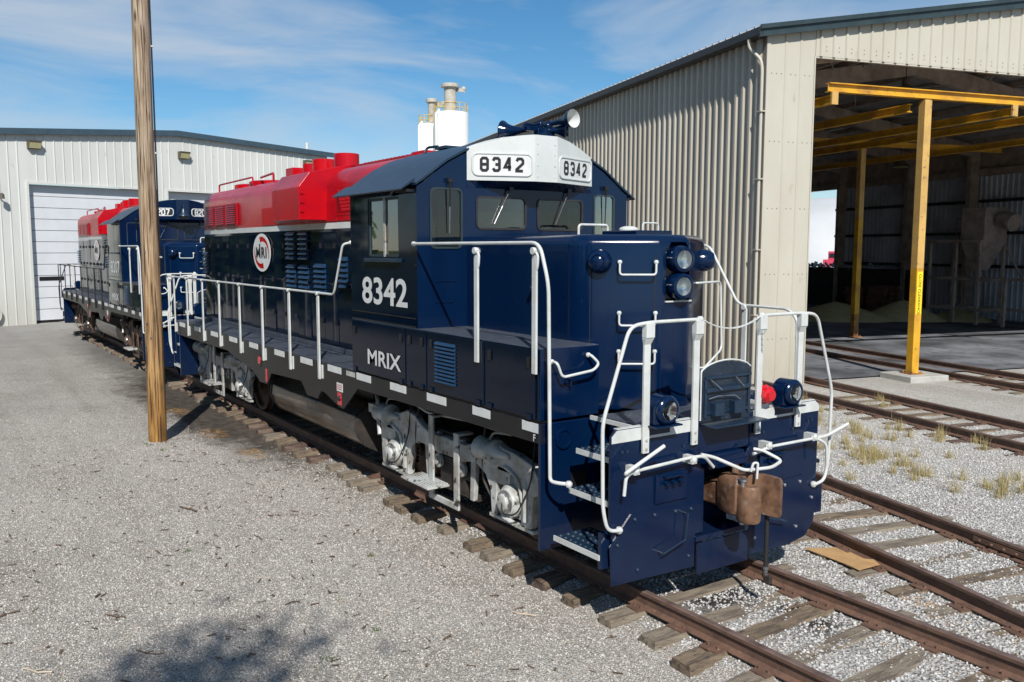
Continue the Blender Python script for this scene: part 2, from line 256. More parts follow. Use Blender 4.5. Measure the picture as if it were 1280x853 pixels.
# ------------------------------------------------------------------ mesh helpers
class MB:
    def __init__(s): s.v = []; s.f = []; s.m = []; s.cur = 0
    def add(s, vs, fs):
        o = len(s.v); s.v += [tuple(map(float, x)) for x in vs]; s.f += [tuple(i + o for i in f) for f in fs]; s.m += [s.cur] * len(fs); return s
    def box(s, x0, x1, y0, y1, z0, z1):
        return s.add([(x0, y0, z0), (x1, y0, z0), (x1, y1, z0), (x0, y1, z0), (x0, y0, z1), (x1, y0, z1), (x1, y1, z1), (x0, y1, z1)],
                     [(0, 3, 2, 1), (4, 5, 6, 7), (0, 1, 5, 4), (1, 2, 6, 5), (2, 3, 7, 6), (3, 0, 4, 7)])
    def obox(s, c, ux, uy, hx, hy, hz, uz=None):
        c = Vector(c); ux = Vector(ux).normalized(); uy = Vector(uy).normalized(); uz = Vector(uz).normalized() if uz else ux.cross(uy)
        P = [c + ux * hx * a + uy * hy * b_ + uz * hz * d for d in (-1, 1) for a, b_ in ((-1, -1), (1, -1), (1, 1), (-1, 1))]
        return s.add(P, [(0, 3, 2, 1), (4, 5, 6, 7), (0, 1, 5, 4), (1, 2, 6, 5), (2, 3, 7, 6), (3, 0, 4, 7)])
    def prism(s, poly, axis, a, b_):
        """poly in the plane perpendicular to axis: 'x'->(y,z) 'y'->(x,z) 'z'->(x,y)"""
        def P(p, t): return {'x': (t, p[0], p[1]), 'y': (p[0], t, p[1]), 'z': (p[0], p[1], t)}[axis]
        n = len(poly); return s.add([P(p, a) for p in poly] + [P(p, b_) for p in poly],
            [tuple(range(n))[::-1], tuple(range(n, 2 * n))] + [(i, (i + 1) % n, (i + 1) % n + n, i + n) for i in range(n)])
    def loft(s, rings, cap=True):
        n = len(rings[0]); vs = [p for r in rings for p in r]; fs = []
        for k in range(len(rings) - 1):
            for i in range(n): j = (i + 1) % n; fs.append((k * n + i, k * n + j, (k + 1) * n + j, (k + 1) * n + i))
        if cap: fs += [tuple(range(n))[::-1], tuple(range((len(rings) - 1) * n, len(rings) * n))]
        return s.add(vs, fs)
    def cyl(s, p0, p1, r0, r1=None, n=16, cap=True):
        p0 = Vector(p0); p1 = Vector(p1); r1 = r0 if r1 is None else r1; d = (p1 - p0).normalized()
        a = d.orthogonal().normalized(); b_ = d.cross(a)
        ring = lambda p, r: [p + (a * math.cos(2 * math.pi * k / n) + b_ * math.sin(2 * math.pi * k / n)) * r for k in range(n)]
        return s.loft([ring(p0, r0), ring(p1, r1)], cap)
    def lathe(s, p0, d, prof, n=24):
        p0 = Vector(p0); d = Vector(d).normalized(); a = d.orthogonal().normalized(); b_ = d.cross(a)
        return s.loft([[p0 + d * t + (a * math.cos(2 * math.pi * k / n) + b_ * math.sin(2 * math.pi * k / n)) * max(r, 1e-4) for k in range(n)] for t, r in prof])
    def tube(s, path, r=.017, fil=.05, n=10):
        P = [Vector(p) for p in path]; Q = [P[0]]
        for i in range(1, len(P) - 1):
            a, b_, c_ = P[i - 1], P[i], P[i + 1]; d1 = (a - b_); d2 = (c_ - b_); l = min(fil, d1.length * .45, d2.length * .45)
            if l < 1e-4 or abs(d1.normalized().dot(d2.normalized())) > .998: Q.append(b_); continue
            s1 = b_ + d1.normalized() * l; s2 = b_ + d2.normalized() * l
            for k in range(6): u = k / 5; Q.append((1 - u) ** 2 * s1 + 2 * u * (1 - u) * b_ + u * u * s2)
        Q.append(P[-1]); rings = []; nrm = None
        for i, q in enumerate(Q):
            d = ((Q[i + 1] if i + 1 < len(Q) else q) - (Q[i - 1] if i else q)).normalized()
            nrm = d.orthogonal().normalized() if nrm is None else (nrm - d * nrm.dot(d)).normalized()
            b_ = d.cross(nrm); rings.append([q + (nrm * math.cos(2 * math.pi * k / n) + b_ * math.sin(2 * math.pi * k / n)) * r for k in range(n)])
        return s.loft(rings)
    def sphere(s, c, r, n=14, sx=1, sy=1, sz=1):
        c = Vector(c); rings = []
        for k in range(1, n // 2 + 1):
            th = math.pi * k / (n // 2 + 1); rings.append([c + Vector((math.sin(th) * math.cos(2 * math.pi * j / n) * r * sx, math.sin(th) * math.sin(2 * math.pi * j / n) * r * sy, math.cos(th) * r * sz)) for j in range(n)])
        return s.loft(rings)
    def build(s, name, mats, parent=None, bevel=0, smooth=35, seg=2, recalc=True, loc=None):
        me = bpy.data.meshes.new(name); me.from_pydata(s.v, [], s.f)
        mats = mats if isinstance(mats, (list, tuple)) else [mats]
        for q in mats: me.materials.append(M[q] if isinstance(q, str) else q)
        if len(mats) > 1: me.polygons.foreach_set('material_index', s.m)
        if recalc:
            bm = bmesh.new(); bm.from_mesh(me); bmesh.ops.recalc_face_normals(bm, faces=bm.faces); bm.to_mesh(me); bm.free()
        if smooth:
            me.shade_smooth(); me.set_sharp_from_angle(angle=R(smooth))
        o = bpy.data.objects.new(name, me); col.objects.link(o)
        if parent: o.parent = parent
        if loc: o.location = loc
        if bevel:
            b_ = o.modifiers.new('bevel', 'BEVEL'); b_.width = bevel; b_.segments = seg; b_.limit_method = 'ANGLE'; b_.angle_limit = R(35); b_.harden_normals = True
        return o

def empty(name, loc=(0, 0, 0), rz=0, parent=None):
    o = bpy.data.objects.new(name, None); col.objects.link(o); o.location = loc; o.rotation_euler = (0, 0, rz); o.empty_display_size = .2
    if parent: o.parent = parent
    return o
def tag(o, label=None, cat=None, group=None, kind=None):
    if label: o['label'] = label
    if cat: o['category'] = cat
    if group: o['group'] = group
    if kind: o['kind'] = kind
    return o
def copy_tree(o, parent=None):
    c = o.copy(); col.objects.link(c)
    if parent: c.parent = parent
    for ch in [x for x in bpy.data.objects if x.parent == o and x.name != c.name]:
        copy_tree(ch, c)
    return c
def boolean(o, cutters):
    """cut MB shapes out of object o, result baked into its mesh"""
    tmp = []
    for c in cutters:
        q = c.build('cut', 'black'); tmp.append(q); md = o.modifiers.new('b', 'BOOLEAN'); md.operation = 'DIFFERENCE'; md.object = q; md.solver = 'EXACT'
    dg = bpy.context.evaluated_depsgraph_get(); me = bpy.data.meshes.new_from_object(o.evaluated_get(dg)); o.modifiers.clear(); o.data = me
    for q in tmp: bpy.data.objects.remove(q)
    me.shade_smooth(); me.set_sharp_from_angle(angle=R(30))
def rrect(a0, a1, b0, b1, r, n=4):
    P = []
    for cx, cy, s in ((a1 - r, b1 - r, 0), (a0 + r, b1 - r, 1), (a0 + r, b0 + r, 2), (a1 - r, b0 + r, 3)):
        for k in range(n + 1): th = math.pi / 2 * (s + k / n); P.append((cx + r * math.cos(th), cy + r * math.sin(th)))
    return P
def inset(poly, d):
    n = len(poly); out_ = []
    ar = sum(poly[i][0] * poly[(i + 1) % n][1] - poly[(i + 1) % n][0] * poly[i][1] for i in range(n)); sg = 1 if ar > 0 else -1
    for i in range(n):
        p0 = Vector(poly[i - 1]); p = Vector(poly[i]); p1 = Vector(poly[(i + 1) % n]); a = (p - p0).normalized(); b_ = (p1 - p).normalized()
        na = Vector((-a.y, a.x)) * sg; nb = Vector((-b_.y, b_.x)) * sg; k = 1 + na.dot(nb); out_.append(tuple(p + (na + nb) * d / max(k, .3)))
    return out_
def text_mb(mb, s, org, ux, uy, h, xs=1., bold=.0, depth=.006, align='L', spacing=1.0):
    """extruded flat lettering: org = lower left, ux/uy unit vectors, h = cap height"""
    cu = bpy.data.curves.new('t', 'FONT'); cu.body = s; cu.size = 1; cu.offset = bold; cu.resolution_u = 4; cu.space_character = spacing
    o = bpy.data.objects.new('t', cu); col.objects.link(o); dg = bpy.context.evaluated_depsgraph_get(); me = bpy.data.meshes.new_from_object(o.evaluated_get(dg))
    co = [v.co.copy() for v in me.vertices]; x0 = min(c.x for c in co); x1 = max(c.x for c in co); y0 = min(c.y for c in co); y1 = max(c.y for c in co); k = h / (y1 - y0)
    ux = Vector(ux).normalized(); uy = Vector(uy).normalized(); nz = ux.cross(uy); org = Vector(org); wd = (x1 - x0) * k * xs
    if align == 'C': org = org - ux * wd / 2
    if align == 'W': xs = h and xs
    P = [org + ux * (c.x - x0) * k * xs + uy * (c.y - y0) * k + nz * depth for c in co]
    mb.add(P, [tuple(p.vertices) for p in me.polygons])
    bpy.data.objects.remove(o); return wd
def stroke_glyphs(mb, s, org, ux, uy, h, wd, gap, th, depth=.006):
    """blocky chamfered numerals out of mitred strokes"""
    c = .22
    G = {'8': [[(c, 0), (1 - c, 0), (1, c * .6), (1, .44), (1 - c * .6, .5), (1, .56), (1, 1 - c * .6), (1 - c, 1), (c, 1), (0, 1 - c * .6), (0, .56), (c * .6, .5), (0, .44), (0, c * .6), (c, 0)], [(c * .6, .5), (1 - c * .6, .5)]],
         '3': [[(0, c * .9), (c, 0), (1 - c, 0), (1, c * .6), (1, .44), (1 - c * .8, .5), (1, .56), (1, 1 - c * .6), (1 - c, 1), (c, 1), (0, 1 - c * .9)], [(.35, .5), (1 - c * .8, .5)]],
         '4': [[(.72, 0), (.72, 1), (.62, 1), (0, .30), (1.0, .30)]],
         '2': [[(1, 0), (0, 0), (0, .12), (1, .62), (1, 1 - c * .6), (1 - c, 1), (c, 1), (0, 1 - c * .9)]],
         '0': [[(c, 0), (1 - c, 0), (1, c * .6), (1, 1 - c * .6), (1 - c, 1), (c, 1), (0, 1 - c * .6), (0, c * .6), (c, 0)]],
         '7': [[(0, 1), (1, 1), (1, .86), (.4, 0)]]}
    ux = Vector(ux).normalized(); uy = Vector(uy).normalized(); nz = ux.cross(uy); org = Vector(org); x = 0
    for ch in s:
        lay = 0
        for st in G[ch]:
            P = [Vector((x + th / 2 + p[0] * (wd - th), th / 2 + p[1] * (h - th))) for p in st]; closed = (P[0] - P[-1]).length < 1e-6
            if closed: P = P[:-1]
            n = len(P); Lf = []; Rt = []
            for i in range(n):
                a = P[i] - P[i - 1] if (i > 0 or closed) else P[1] - P[0]; b_ = P[(i + 1) % n] - P[i] if (i < n - 1 or closed) else P[-1] - P[-2]
                a.normalize(); b_.normalize(); na = Vector((-a.y, a.x)); nb = Vector((-b_.y, b_.x)); k = max(1 + na.dot(nb), .45); mv = (na + nb) * (th / 2) / k; Lf.append(P[i] + mv); Rt.append(P[i] - mv)
            f3 = lambda q: org + ux * q.x + uy * q.y + nz * (depth + lay * .0012); vs = [f3(q) for q in Lf] + [f3(q) for q in Rt]
            mb.add(vs, [(i, (i + 1) % n, (i + 1) % n + n, i + n) for i in range(n if closed else n - 1)]); lay += 1
        x += wd + gap
    return x - gap

# ------------------------------------------------------------------ ground
def gh(x, y):
    h = -.255 + .074 * np.clip((y + 1.25) / .6, 0, 1)
    h = h + .012 * np.sin(x * 1.7 + 1.3 * np.sin(y * 1.1)) * np.cos(y * 1.9 + .7 * x) + .008 * np.sin(x * 4.1 + y * 2.3) * np.sin(y * 5.3 - x * 1.2)
    return h + .045 * np.exp(-((x + 10.62) ** 2 + (y + 2.92) ** 2) / .10)
def spaced(lo, hi, a, b_, step, g_=1.22):
    c_ = list(np.arange(a, b_, step)); s = step
    while c_[-1] < hi: s *= g_; c_.append(c_[-1] + s)
    s = step
    while c_[0] > lo: s *= g_; c_.insert(0, c_[0] - s)
    return np.array(c_)
gx = spaced(-900, 900, -20, 9, .12); gy = spaced(-900, 900, -8, 12, .12)
X, Y = np.meshgrid(gx, gy, indexing='ij'); Z = gh(X, Y); Z[(abs(X) > 70) | (abs(Y) > 70)] = -.23
nx, ny = X.shape; V = np.stack([X, Y, Z], -1).reshape(-1, 3); ii = (np.arange(nx - 1)[:, None] * ny + np.arange(ny - 1)[None]).ravel()
F = np.stack([ii, ii + ny, ii + ny + 1, ii + 1], -1)
me = bpy.data.meshes.new('ground'); me.vertices.add(len(V)); me.vertices.foreach_set('co', V.ravel()); me.loops.add(F.size); me.loops.foreach_set('vertex_index', F.ravel()); me.polygons.add(len(F)); me.polygons.foreach_set('loop_start', np.arange(0, F.size, 4)); me.update(calc_edges=True); me.validate()
me.materials.append(M['ground']); me.shade_smooth(); ground = bpy.data.objects.new('ground', me); col.objects.link(ground); tag(ground, kind='structure', label='grey gravel yard with oily patches beside the tracks')

def scatter(name, label, region, count, smin, smax, matname, seed, keep=None):
    rg = np.random.default_rng(seed); p = np.stack([rg.uniform(region[0], region[1], count), rg.uniform(region[2], region[3], count)], -1)
    if keep is not None: p = p[keep(p)]
    bm = bmesh.new(); bmesh.ops.create_icosphere(bm, subdivisions=1, radius=1); bv = np.array([v.co[:] for v in bm.verts]); bf = np.array([[v.index for v in f.verts] for f in bm.faces]); bm.free()
    n = len(p); s = rg.uniform(smin, smax, (n, 1, 1)) * (0.6 + rg.uniform(0, .8, (n, 1, 3))); s[..., 2] *= .7
    vv = bv[None] * (1 + rg.uniform(-.28, .28, (n, len(bv), 1))) * s
    a = rg.uniform(0, 6.28, n); ca, sa = np.cos(a)[:, None], np.sin(a)[:, None]; x = vv[..., 0] * ca - vv[..., 1] * sa; y = vv[..., 0] * sa + vv[..., 1] * ca
    z = vv[..., 2] + (gh(p[:, 0], p[:, 1])[:, None] + s[..., 2] * .35)
    V = np.stack([x + p[:, :1], y + p[:, 1:], z], -1).reshape(-1, 3); F = (bf[None] + np.arange(n)[:, None, None] * len(bv)).reshape(-1, 3)
    me = bpy.data.meshes.new(name); me.vertices.add(len(V)); me.vertices.foreach_set('co', V.ravel()); me.loops.add(F.size); me.loops.foreach_set('vertex_index', F.ravel().astype(np.int32)); me.polygons.add(len(F)); me.polygons.foreach_set('loop_start', np.arange(0, F.size, 3)); me.update(calc_edges=True)
    me.materials.append(M[matname]); o = bpy.data.objects.new(name, me); col.objects.link(o); tag(o, label=label, kind='stuff'); return o

# building frames of reference
AZ = R(164.9); BD = Vector((math.cos(AZ), math.sin(AZ), 0)); BN = Vector((math.sin(AZ), -math.cos(AZ), 0)); BC = Vector((-8.587, 10.677, 0))
def bw_(d, n, z=0): return BC + BD * d + BN * n + Vector((0, 0, z))

# ------------------------------------------------------------------ railway tracks
def tie_mesh(seed, mname, l=2.46, wd=.22, h=.16):
    rg = random.Random(seed); bm = bmesh.new(); nx_, ny_ = 3, 14
    mb = MB()
    rings = []
    for k in range(ny_ + 1):
        y = -l / 2 + l * k / ny_; e = 1 if k in (0, ny_) else 0; j = lambda a: rg.uniform(-a, a)
        w2 = wd / 2 - .012 * e; r = [(-w2 + j(.006), y, -h), (w2 + j(.006), y, -h), (w2 + j(.006), y, -.03), (w2 - .015 + j(.006), y, j(.004) - .004 * e), (.03 + j(.01), y, j(.006)), (-.02 + j(.01), y, -rg.choice([0, 0, 0, .016])), (-w2 + .015 + j(.006), y, j(.004) - .004 * e), (-w2 + j(.006), y, -.03)]
        rings.append([(a, b_ + (j(.012) if e else 0), c_) for a, b_, c_ in r])
    mb.loft(rings)
    for s in (-1, 1):
        mb.cur = 1; mb.box(-.09, .09, s * .755 - .16, s * .755 + .16, .001, .014)
        for a, b_ in ((-.05, -.085), (.05, .085), (.05, -.085), (-.05, .085)): mb.cyl((a, s * .755 + b_, .012), (a, s * .755 + b_, .034), .014, n=6)
    return mb, [mname, 'rail']
tie_src = []
def track(name, label, loc, rz, x0, x1, xs_ties, rails=((None, None), (None, None)), top=-.158, mats=('tie', 'tie2', 'tie', 'tie3', 'tie2')):
    root = empty(name, loc, rz); tag(root, label, 'railway track', 'rusty railway tracks')
    prof = [(-.065, -.158), (.065, -.158), (.065, -.148), (.012, -.128), (.010, -.045), (.034, -.036), (.035, -.006), (.027, .0), (-.027, .0), (-.035, -.006), (-.034, -.036), (-.010, -.045), (-.012, -.128), (-.065, -.148)]
    for s, (a, b_) in zip((-1, 1), rails):
        a = x0 if a is None else a; b_ = x1 if b_ is None else b_; mb = MB(); P = [(p + s * .755, q) for p, q in prof]; n = len(P)
        nseg = max(2, int((b_ - a) / .6)); vs = []; rg = random.Random(s + 5)
        for k in range(nseg + 1):
            dy = rg.uniform(-.0025, .0025); vs += [(a + (b_ - a) * k / nseg, p[0] + dy, p[1]) for p in P]
        for k in range(nseg):
            for i in range(n): j = (i + 1) % n; mb.cur = 1 if i in (6, 7, 8) else 0; mb.add([], []); mb.f.append((k * n + i, k * n + j, (k + 1) * n + j, (k + 1) * n + i)); mb.m.append(mb.cur)
        mb.v = vs; mb.f += [tuple(range(n))[::-1], tuple(range(nseg * n, nseg * n + n))]; mb.m += [0, 0]
        mb.build('rail', ['rail', 'railhead'], root, smooth=30)
    rg = random.Random(len(name) + int(abs(loc[0]) * 10))
    if not tie_src:
        for k, mn in enumerate(mats):
            mb, mm = tie_mesh(k + 3, mn); tie_src.append(mb.build('tie', mm, root, smooth=40, bevel=0))
        for o in tie_src: o['_src'] = 1
    for k, x in enumerate(xs_ties):
        o = tie_src[rg.randrange(len(tie_src))].copy(); col.objects.link(o); o.parent = root
        o.location = (x, rg.uniform(-.05, .05), top + rg.uniform(-.012, .004)); o.rotation_euler = (0, 0, rg.uniform(-.035, .035) + (math.pi if rg.random() < .5 else 0)); o.scale = (rg.uniform(.9, 1.15), rg.uniform(.97, 1.03), 1)
    return root
xs1 = [.70, .28, -.24, -.88, -1.42, -1.85, -2.36, -2.71, -3.38, -3.95, -4.5, -4.88, -5.58, -5.95, -6.5, -7.04, -7.66]
x = 1.22
while x < 8.5: xs1.append(x); x += .53
x = -8.2
while x > -34: xs1.append(x); x -= .53
t1 = track('railway_track', 'rusty track on tarred ties carrying the two blue and red locomotives', (0, 0, 0), 0, -36, 9, xs1)
t2 = track('railway_track', 'rusty track with a bolted rail joint, next to the front locomotive on its shed side', (-.8, 3.2, 0), R(165.2 - 180), -30, 9, [-9 + .55 * k for k in range(32)])
jb = MB(); jb.prism([(-.34, -.115), (.34, -.115), (.34, -.05), (-.34, -.05)], 'y', .755 - .034, .755 - .012)
for k in range(4): jb.cyl((-.24 + .16 * k, .755 - .034, -.083), (-.24 + .16 * k, .755 - .062, -.083), .017, n=6)
for v in range(len(jb.v)): jb.v[v] = (jb.v[v][0] + 1.55, jb.v[v][1], jb.v[v][2])
jb.build('joint_bar', 'rail', t2, bevel=.004)
q3 = bw_(-8, .85); t3 = track('railway_track', 'track running in at the left edge of the open shed doorway', (q3.x, q3.y, 0), AZ - math.pi, -26, 12, [-6 + .55 * k for k in range(22)], rails=((-7.85, 12), (-29, 12)))
q4 = bw_(-4, 6.4); t4 = track('railway_track', 'track entering the open shed to the right of the near yellow column', (q4.x, q4.y, 0), AZ - math.pi, -26, 16, [-3.4 + .55 * k for k in range(18)])
for o in tie_src: bpy.data.objects.remove(o)

# ------------------------------------------------------------------ locomotive
YC = .06; UPZ = Vector((0, 0, 1))
def make_loco(loc, rz, label, number, front_loco):
    root = empty('locomotive', loc, rz); tag(root, label, 'locomotive', 'locomotives coupled on the near track')
    W = 1.58; L_ = 15.55
    rail_m = 'white'
    def B(mb, name, mats, parent=root, **k): return mb.build(name, mats, parent, **k)
    tr = 'truck' if front_loco else 'truckbrown'
    # ---- underframe sill plates with the notched lower edge
    prof = [(-.86, 1.585), (-.86, 1.39), (-4.95, 1.36), (-5.02, 1.36), (-5.52, 1.01), (-5.62, 1.01), (-6.2, 1.15), (-6.32, 1.15), (-6.47, 1.015), (-6.88, 1.015), (-7.12, 1.20), (-8.5, 1.15), (-8.72, .94), (-9.1, .93), (-9.45, 1.08), (-10.7, 1.24), (-10.95, 1.285), (-14.93, 1.28), (-14.93, 1.585)]
    for s in (-1, 1):
        y0 = YC + s * (W + .012); mb = MB(); mb.prism(prof, 'y', y0 - s * .03, y0); sl = B(mb, 'side_sill', 'sill', bevel=.006)
        st = MB()
        for a, b_ in ((-1.178, -.868), (-2.093, -1.75), (-3.092, -2.652), (-4.04, -3.613), (-5.045, -4.6), (-6.04, -5.558), (-7.117, -6.63), (-8.301, -7.834), (-9.629, -9.151), (-10.837, -10.346), (-12.095, -11.596), (-13.359, -12.891), (-14.636, -14.151)):
            q = MB(); q.box(a, b_, min(y0, y0 + s * .004), max(y0, y0 + s * .004), 1.487, 1.579); q.build('reflective_stripe', 'letter', sl, smooth=0)
        q = MB(); q.box(-5.38, -5.10, min(y0, y0 + s * .004), max(y0, y0 + s * .004), 1.50, 1.565); q.build('data_plate', 'truck', sl, smooth=0)
    mb = MB(); mb.box(-15.2, -.35, YC - .38, YC + .38, 1.05, 1.54); mb.box(-14.6, -.95, YC - 1.2, YC + 1.2, 1.3, 1.5); B(mb, 'centre_sill', 'truckdark')
    dk = MB(); dk.box(-14.96, -5.2, YC - W, YC + W, 1.545, 1.6); dk_o = B(dk, 'walkway_deck', 'navy_deck', bevel=.005)
    jn = MB()
    for k in range(9): jn.box(-14.2 + k * 1.03, -14.17 + k * 1.03, YC - W + .01, YC + W - .01, 1.6, 1.604)
    jn.build('deck_joint', 'black', dk_o, smooth=0)
    # red safety marks
    y0 = YC - W - .012
    q = MB(); q.cyl((-9.08, y0, 1.30), (-9.08, y0 - .006, 1.30), .115, n=20); g_o = B(q, 'fuel_gauge', 'black'); q = MB(); q.cyl((-9.08, y0 - .006, 1.31), (-9.08, y0 - .014, 1.31), .07, n=16); q.build('red_button', 'redlens', g_o)
    q = MB(); q.box(-8.78, -8.70, y0 - .005, y0, .98, 1.20); B(q, 'red_mark', 'redlens', smooth=0)
    q = MB(); q.box(-5.72, -5.52, y0 - .005, y0, 1.24, 1.36); p_o = B(q, 'notice_plate', 'letter', smooth=0)
    q = MB(); q.box(-5.70, -5.56, y0 - .005, y0, 1.05, 1.225); q.build('red_plate', 'redlens', p_o, smooth=0); q = MB(); q.cyl((-5.63, y0 - .006, 1.14), (-5.63, y0 - .02, 1.14), .035, n=10); q.build('knob', 'black', p_o)
    q = MB()
    for k in range(3): q.box(-5.70 + .0, -5.54, y0 - .0075, y0 - .005, 1.27 + k * .028, 1.278 + k * .028)
    q.build('notice_lines', 'redlens', p_o, smooth=0)
    # ---- equipment boxes either side below the cab and along the nose
    for s in (-1, 1):
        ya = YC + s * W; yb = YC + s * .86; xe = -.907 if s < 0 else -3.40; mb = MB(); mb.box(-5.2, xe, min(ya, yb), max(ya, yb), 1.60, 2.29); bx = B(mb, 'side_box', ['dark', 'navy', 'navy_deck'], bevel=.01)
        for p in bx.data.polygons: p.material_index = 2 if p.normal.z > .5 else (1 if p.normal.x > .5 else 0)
        for a, b_ in (((-5.17, -3.62), (-3.60, -3.10), (-3.08, -1.87), (-1.85, -.96)) if s < 0 else ((-5.17, -3.62),)):
            dm = MB(); c_ = (a + b_) / 2; tl = random.uniform(-.005, .005)
            dm.obox((c_, ya + s * .006, 1.945), (1, tl, 0), (0, 1, 0), (b_ - a) / 2 - .004, .008, .33); d_ = dm.build('box_door', 'dark', bx, bevel=.003)
            for hx in (a + .1, b_ - .1):
                h_ = MB(); h_.box(hx - .02, hx + .02, min(ya + s * .012, ya + s * .035), max(ya + s * .012, ya + s * .035), 2.10, 2.20); h_.build('latch', 'black', d_, bevel=.004); h_ = MB(); h_.box(hx - .045, hx + .045, min(ya + s * .012, ya + s * .03), max(ya + s * .012, ya + s * .03), 1.60, 1.66); h_.build('hinge', 'dark', d_, bevel=.004)
        lv = MB()
        for k in range(11 if s < 0 else 0): z = 1.735 + .042 * k; lv.prism([(ya + s * .012, z), (ya + s * .042, z + .004), (ya + s * .036, z + .020), (ya + s * .012, z + .034)], 'x', -2.87, -2.44)
        lv.build('louver', 'louver', bx, smooth=25) if s < 0 else None
    q = MB(); q.box(-3.4, -.9, YC + .9, YC + W, 1.545, 1.6); B(q, 'walkway_deck', 'navy_deck', bevel=.005)
    # corner bracket and letter at the front of the sill
    q = MB(); text_mb(q, 'F', (-.985, YC - W - .016, 1.405), (1, 0, 0), (0, 0, 1), .068, 1.0, .02, .004); B(q, 'lettering', 'letter', smooth=0, recalc=False)
    # ---- cab
    cy = .10; hw = 1.60
    half = [(1.60, 2.27), (1.60, 3.93), (1.50, 3.995), (1.36, 4.10), (1.18, 4.225), (.95, 4.345), (.72, 4.43), (.45, 4.50), (.2, 4.535)]
    outp = [(cy + a, z) for a, z in half] + [(cy - a, z) for a, z in reversed(half)]
    inn = inset(outp, .06)
    mb = MB(); mb.prism(outp, 'x', -5.23, -3.36); cab = B(mb, 'cab_body', ['dark', 'navy', 'interior'])
    cut = [MB().prism(inn, 'x', -5.17, -3.42)]
    fw = [(-1.33 + cy - .10, -.93 + cy - .06, 3.22, 3.93), (cy - .80, cy - .06, 3.45, 3.85), (cy + .10, cy + .84, 3.45, 3.85), (cy + 1.02, cy + 1.38, 3.22, 3.93)]
    for a, b_, z0, z1 in fw: cut.append(MB().prism(rrect(a, b_, z0, z1, .07), 'x', -3.6, -3.2))
    side_w = (-4.68, -3.82, 3.12, 3.84)
    cut.append(MB().prism(rrect(side_w[0], side_w[1], side_w[2], side_w[3], .03), 'y', -3, 3))
    cut.append(MB().prism(rrect(cy - .9, cy - .3, 3.3, 3.9, .06), 'x', -5.4, -5.0)); cut.append(MB().prism(rrect(cy + .3, cy + .9, 3.3, 3.9, .06), 'x', -5.4, -5.0))
    boolean(cab, cut)
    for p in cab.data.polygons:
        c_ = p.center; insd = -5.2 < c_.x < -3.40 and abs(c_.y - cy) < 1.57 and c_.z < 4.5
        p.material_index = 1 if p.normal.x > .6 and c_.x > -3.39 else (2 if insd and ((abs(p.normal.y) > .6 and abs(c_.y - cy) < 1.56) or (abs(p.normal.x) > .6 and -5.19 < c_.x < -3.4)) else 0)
    # floor, rear wall fittings, seats inside
    q = MB(); q.box(-5.17, -3.42, cy - 1.53, cy + 1.53, 2.28, 2.33); B(q, 'cab_floor', 'interior')
    for sy in (-.95, .95):
        st = MB(); st.box(-4.55, -4.1, cy + sy - .25, cy + sy + .25, 2.75, 2.87); st.box(-4.62, -4.5, cy + sy - .24, cy + sy + .24, 2.85, 3.55); st.cyl((-4.32, cy + sy, 2.33), (-4.32, cy + sy, 2.76), .06); B(st, 'cab_seat', 'seat', bevel=.03)
    st = MB(); st.box(-3.95, -3.6, cy + .1, cy + .55, 2.33, 3.42); B(st, 'control_stand', 'truck', bevel=.02)
    st = MB(); st.box(-5.1, -4.9, cy + .15, cy + .95, 2.33, 3.75); B(st, 'electrical_cabinet', 'seat', bevel=.02)
    # window glass and frames
    def window(parent, axis, pos, a0, a1, b0, b1, r, fr=.022, out_=.012, framemat='truck', nm='window'):
        ring = [(p[0], p[1]) for p in rrect(a0, a1, b0, b1, r)]; rin = inset(ring, fr); fm = MB(); n = len(ring)
        pt = (lambda p, t: (t, p[0], p[1])) if axis == 'x' else (lambda p, t: (p[0], t, p[1]))
        sgn = 1 if out_ > 0 else -1
        vs = [pt(p, pos - out_) for p in ring] + [pt(p, pos + out_) for p in ring] + [pt(p, pos + out_) for p in rin] + [pt(p, pos - out_) for p in rin]
        fm.add(vs, [(i + k * n, (i + 1) % n + k * n, (i + 1) % n + ((k + 1) % 4) * n, i + ((k + 1) % 4) * n) for k in range(4) for i in range(n)])
        f_ = fm.build(nm + '_frame', framemat, parent, smooth=30)
        gm = MB(); gm.add([pt(p, pos - sgn * .004) for p in rin], [tuple(range(n))]); gm.build('pane', 'glass', f_, smooth=0)
        return f_
    for k, (a, b_, z0, z1) in enumerate(fw):
        window(root, 'x', -3.362, a, b_, z0, z1, .07, .022, .014, 'trimdark' if k in (1, 2) else 'trim')
    for s in (-1, 1):
        yy = cy + s * (hw - .02); f_ = window(root, 'y', yy, side_w[0], side_w[1], side_w[2], side_w[3], .03, .03, s * .012, 'trim', 'side_window')
        q = MB(); q.box(-4.24, -4.20, min(yy, yy + s * .02), max(yy, yy + s * .02), 3.12, 3.84); q.build('mullion', 'truck', f_)
        q = MB(); q.box(-4.72, -3.75, min(yy + s * .01, yy + s * .07), max(yy + s * .01, yy + s * .07), 3.055, 3.10); q.build('arm_rest', 'navy_top', f_, bevel=.006)
        # sunshade hinged above the window
        y1 = cy + s * hw; q = MB(); q.prism([(y1, 4.03), (y1 + s * .19, 3.90), (y1 + s * .185, 3.885), (y1, 4.00)], 'x', -5.38, -3.40); B(q, 'sun_visor', 'navy_top', smooth=0)
        q = MB(); q.box(-3.70, -3.42, min(y1, y1 + s * .10), max(y1, y1 + s * .10), 3.87, 3.90); q.tube([(-3.42, y1 + s * .12, 3.93), (-3.75, y1 + s * .1, 3.9), (-4.0, y1 + s * .02, 3.86)], .012); B(q, 'visor_arm', 'black')
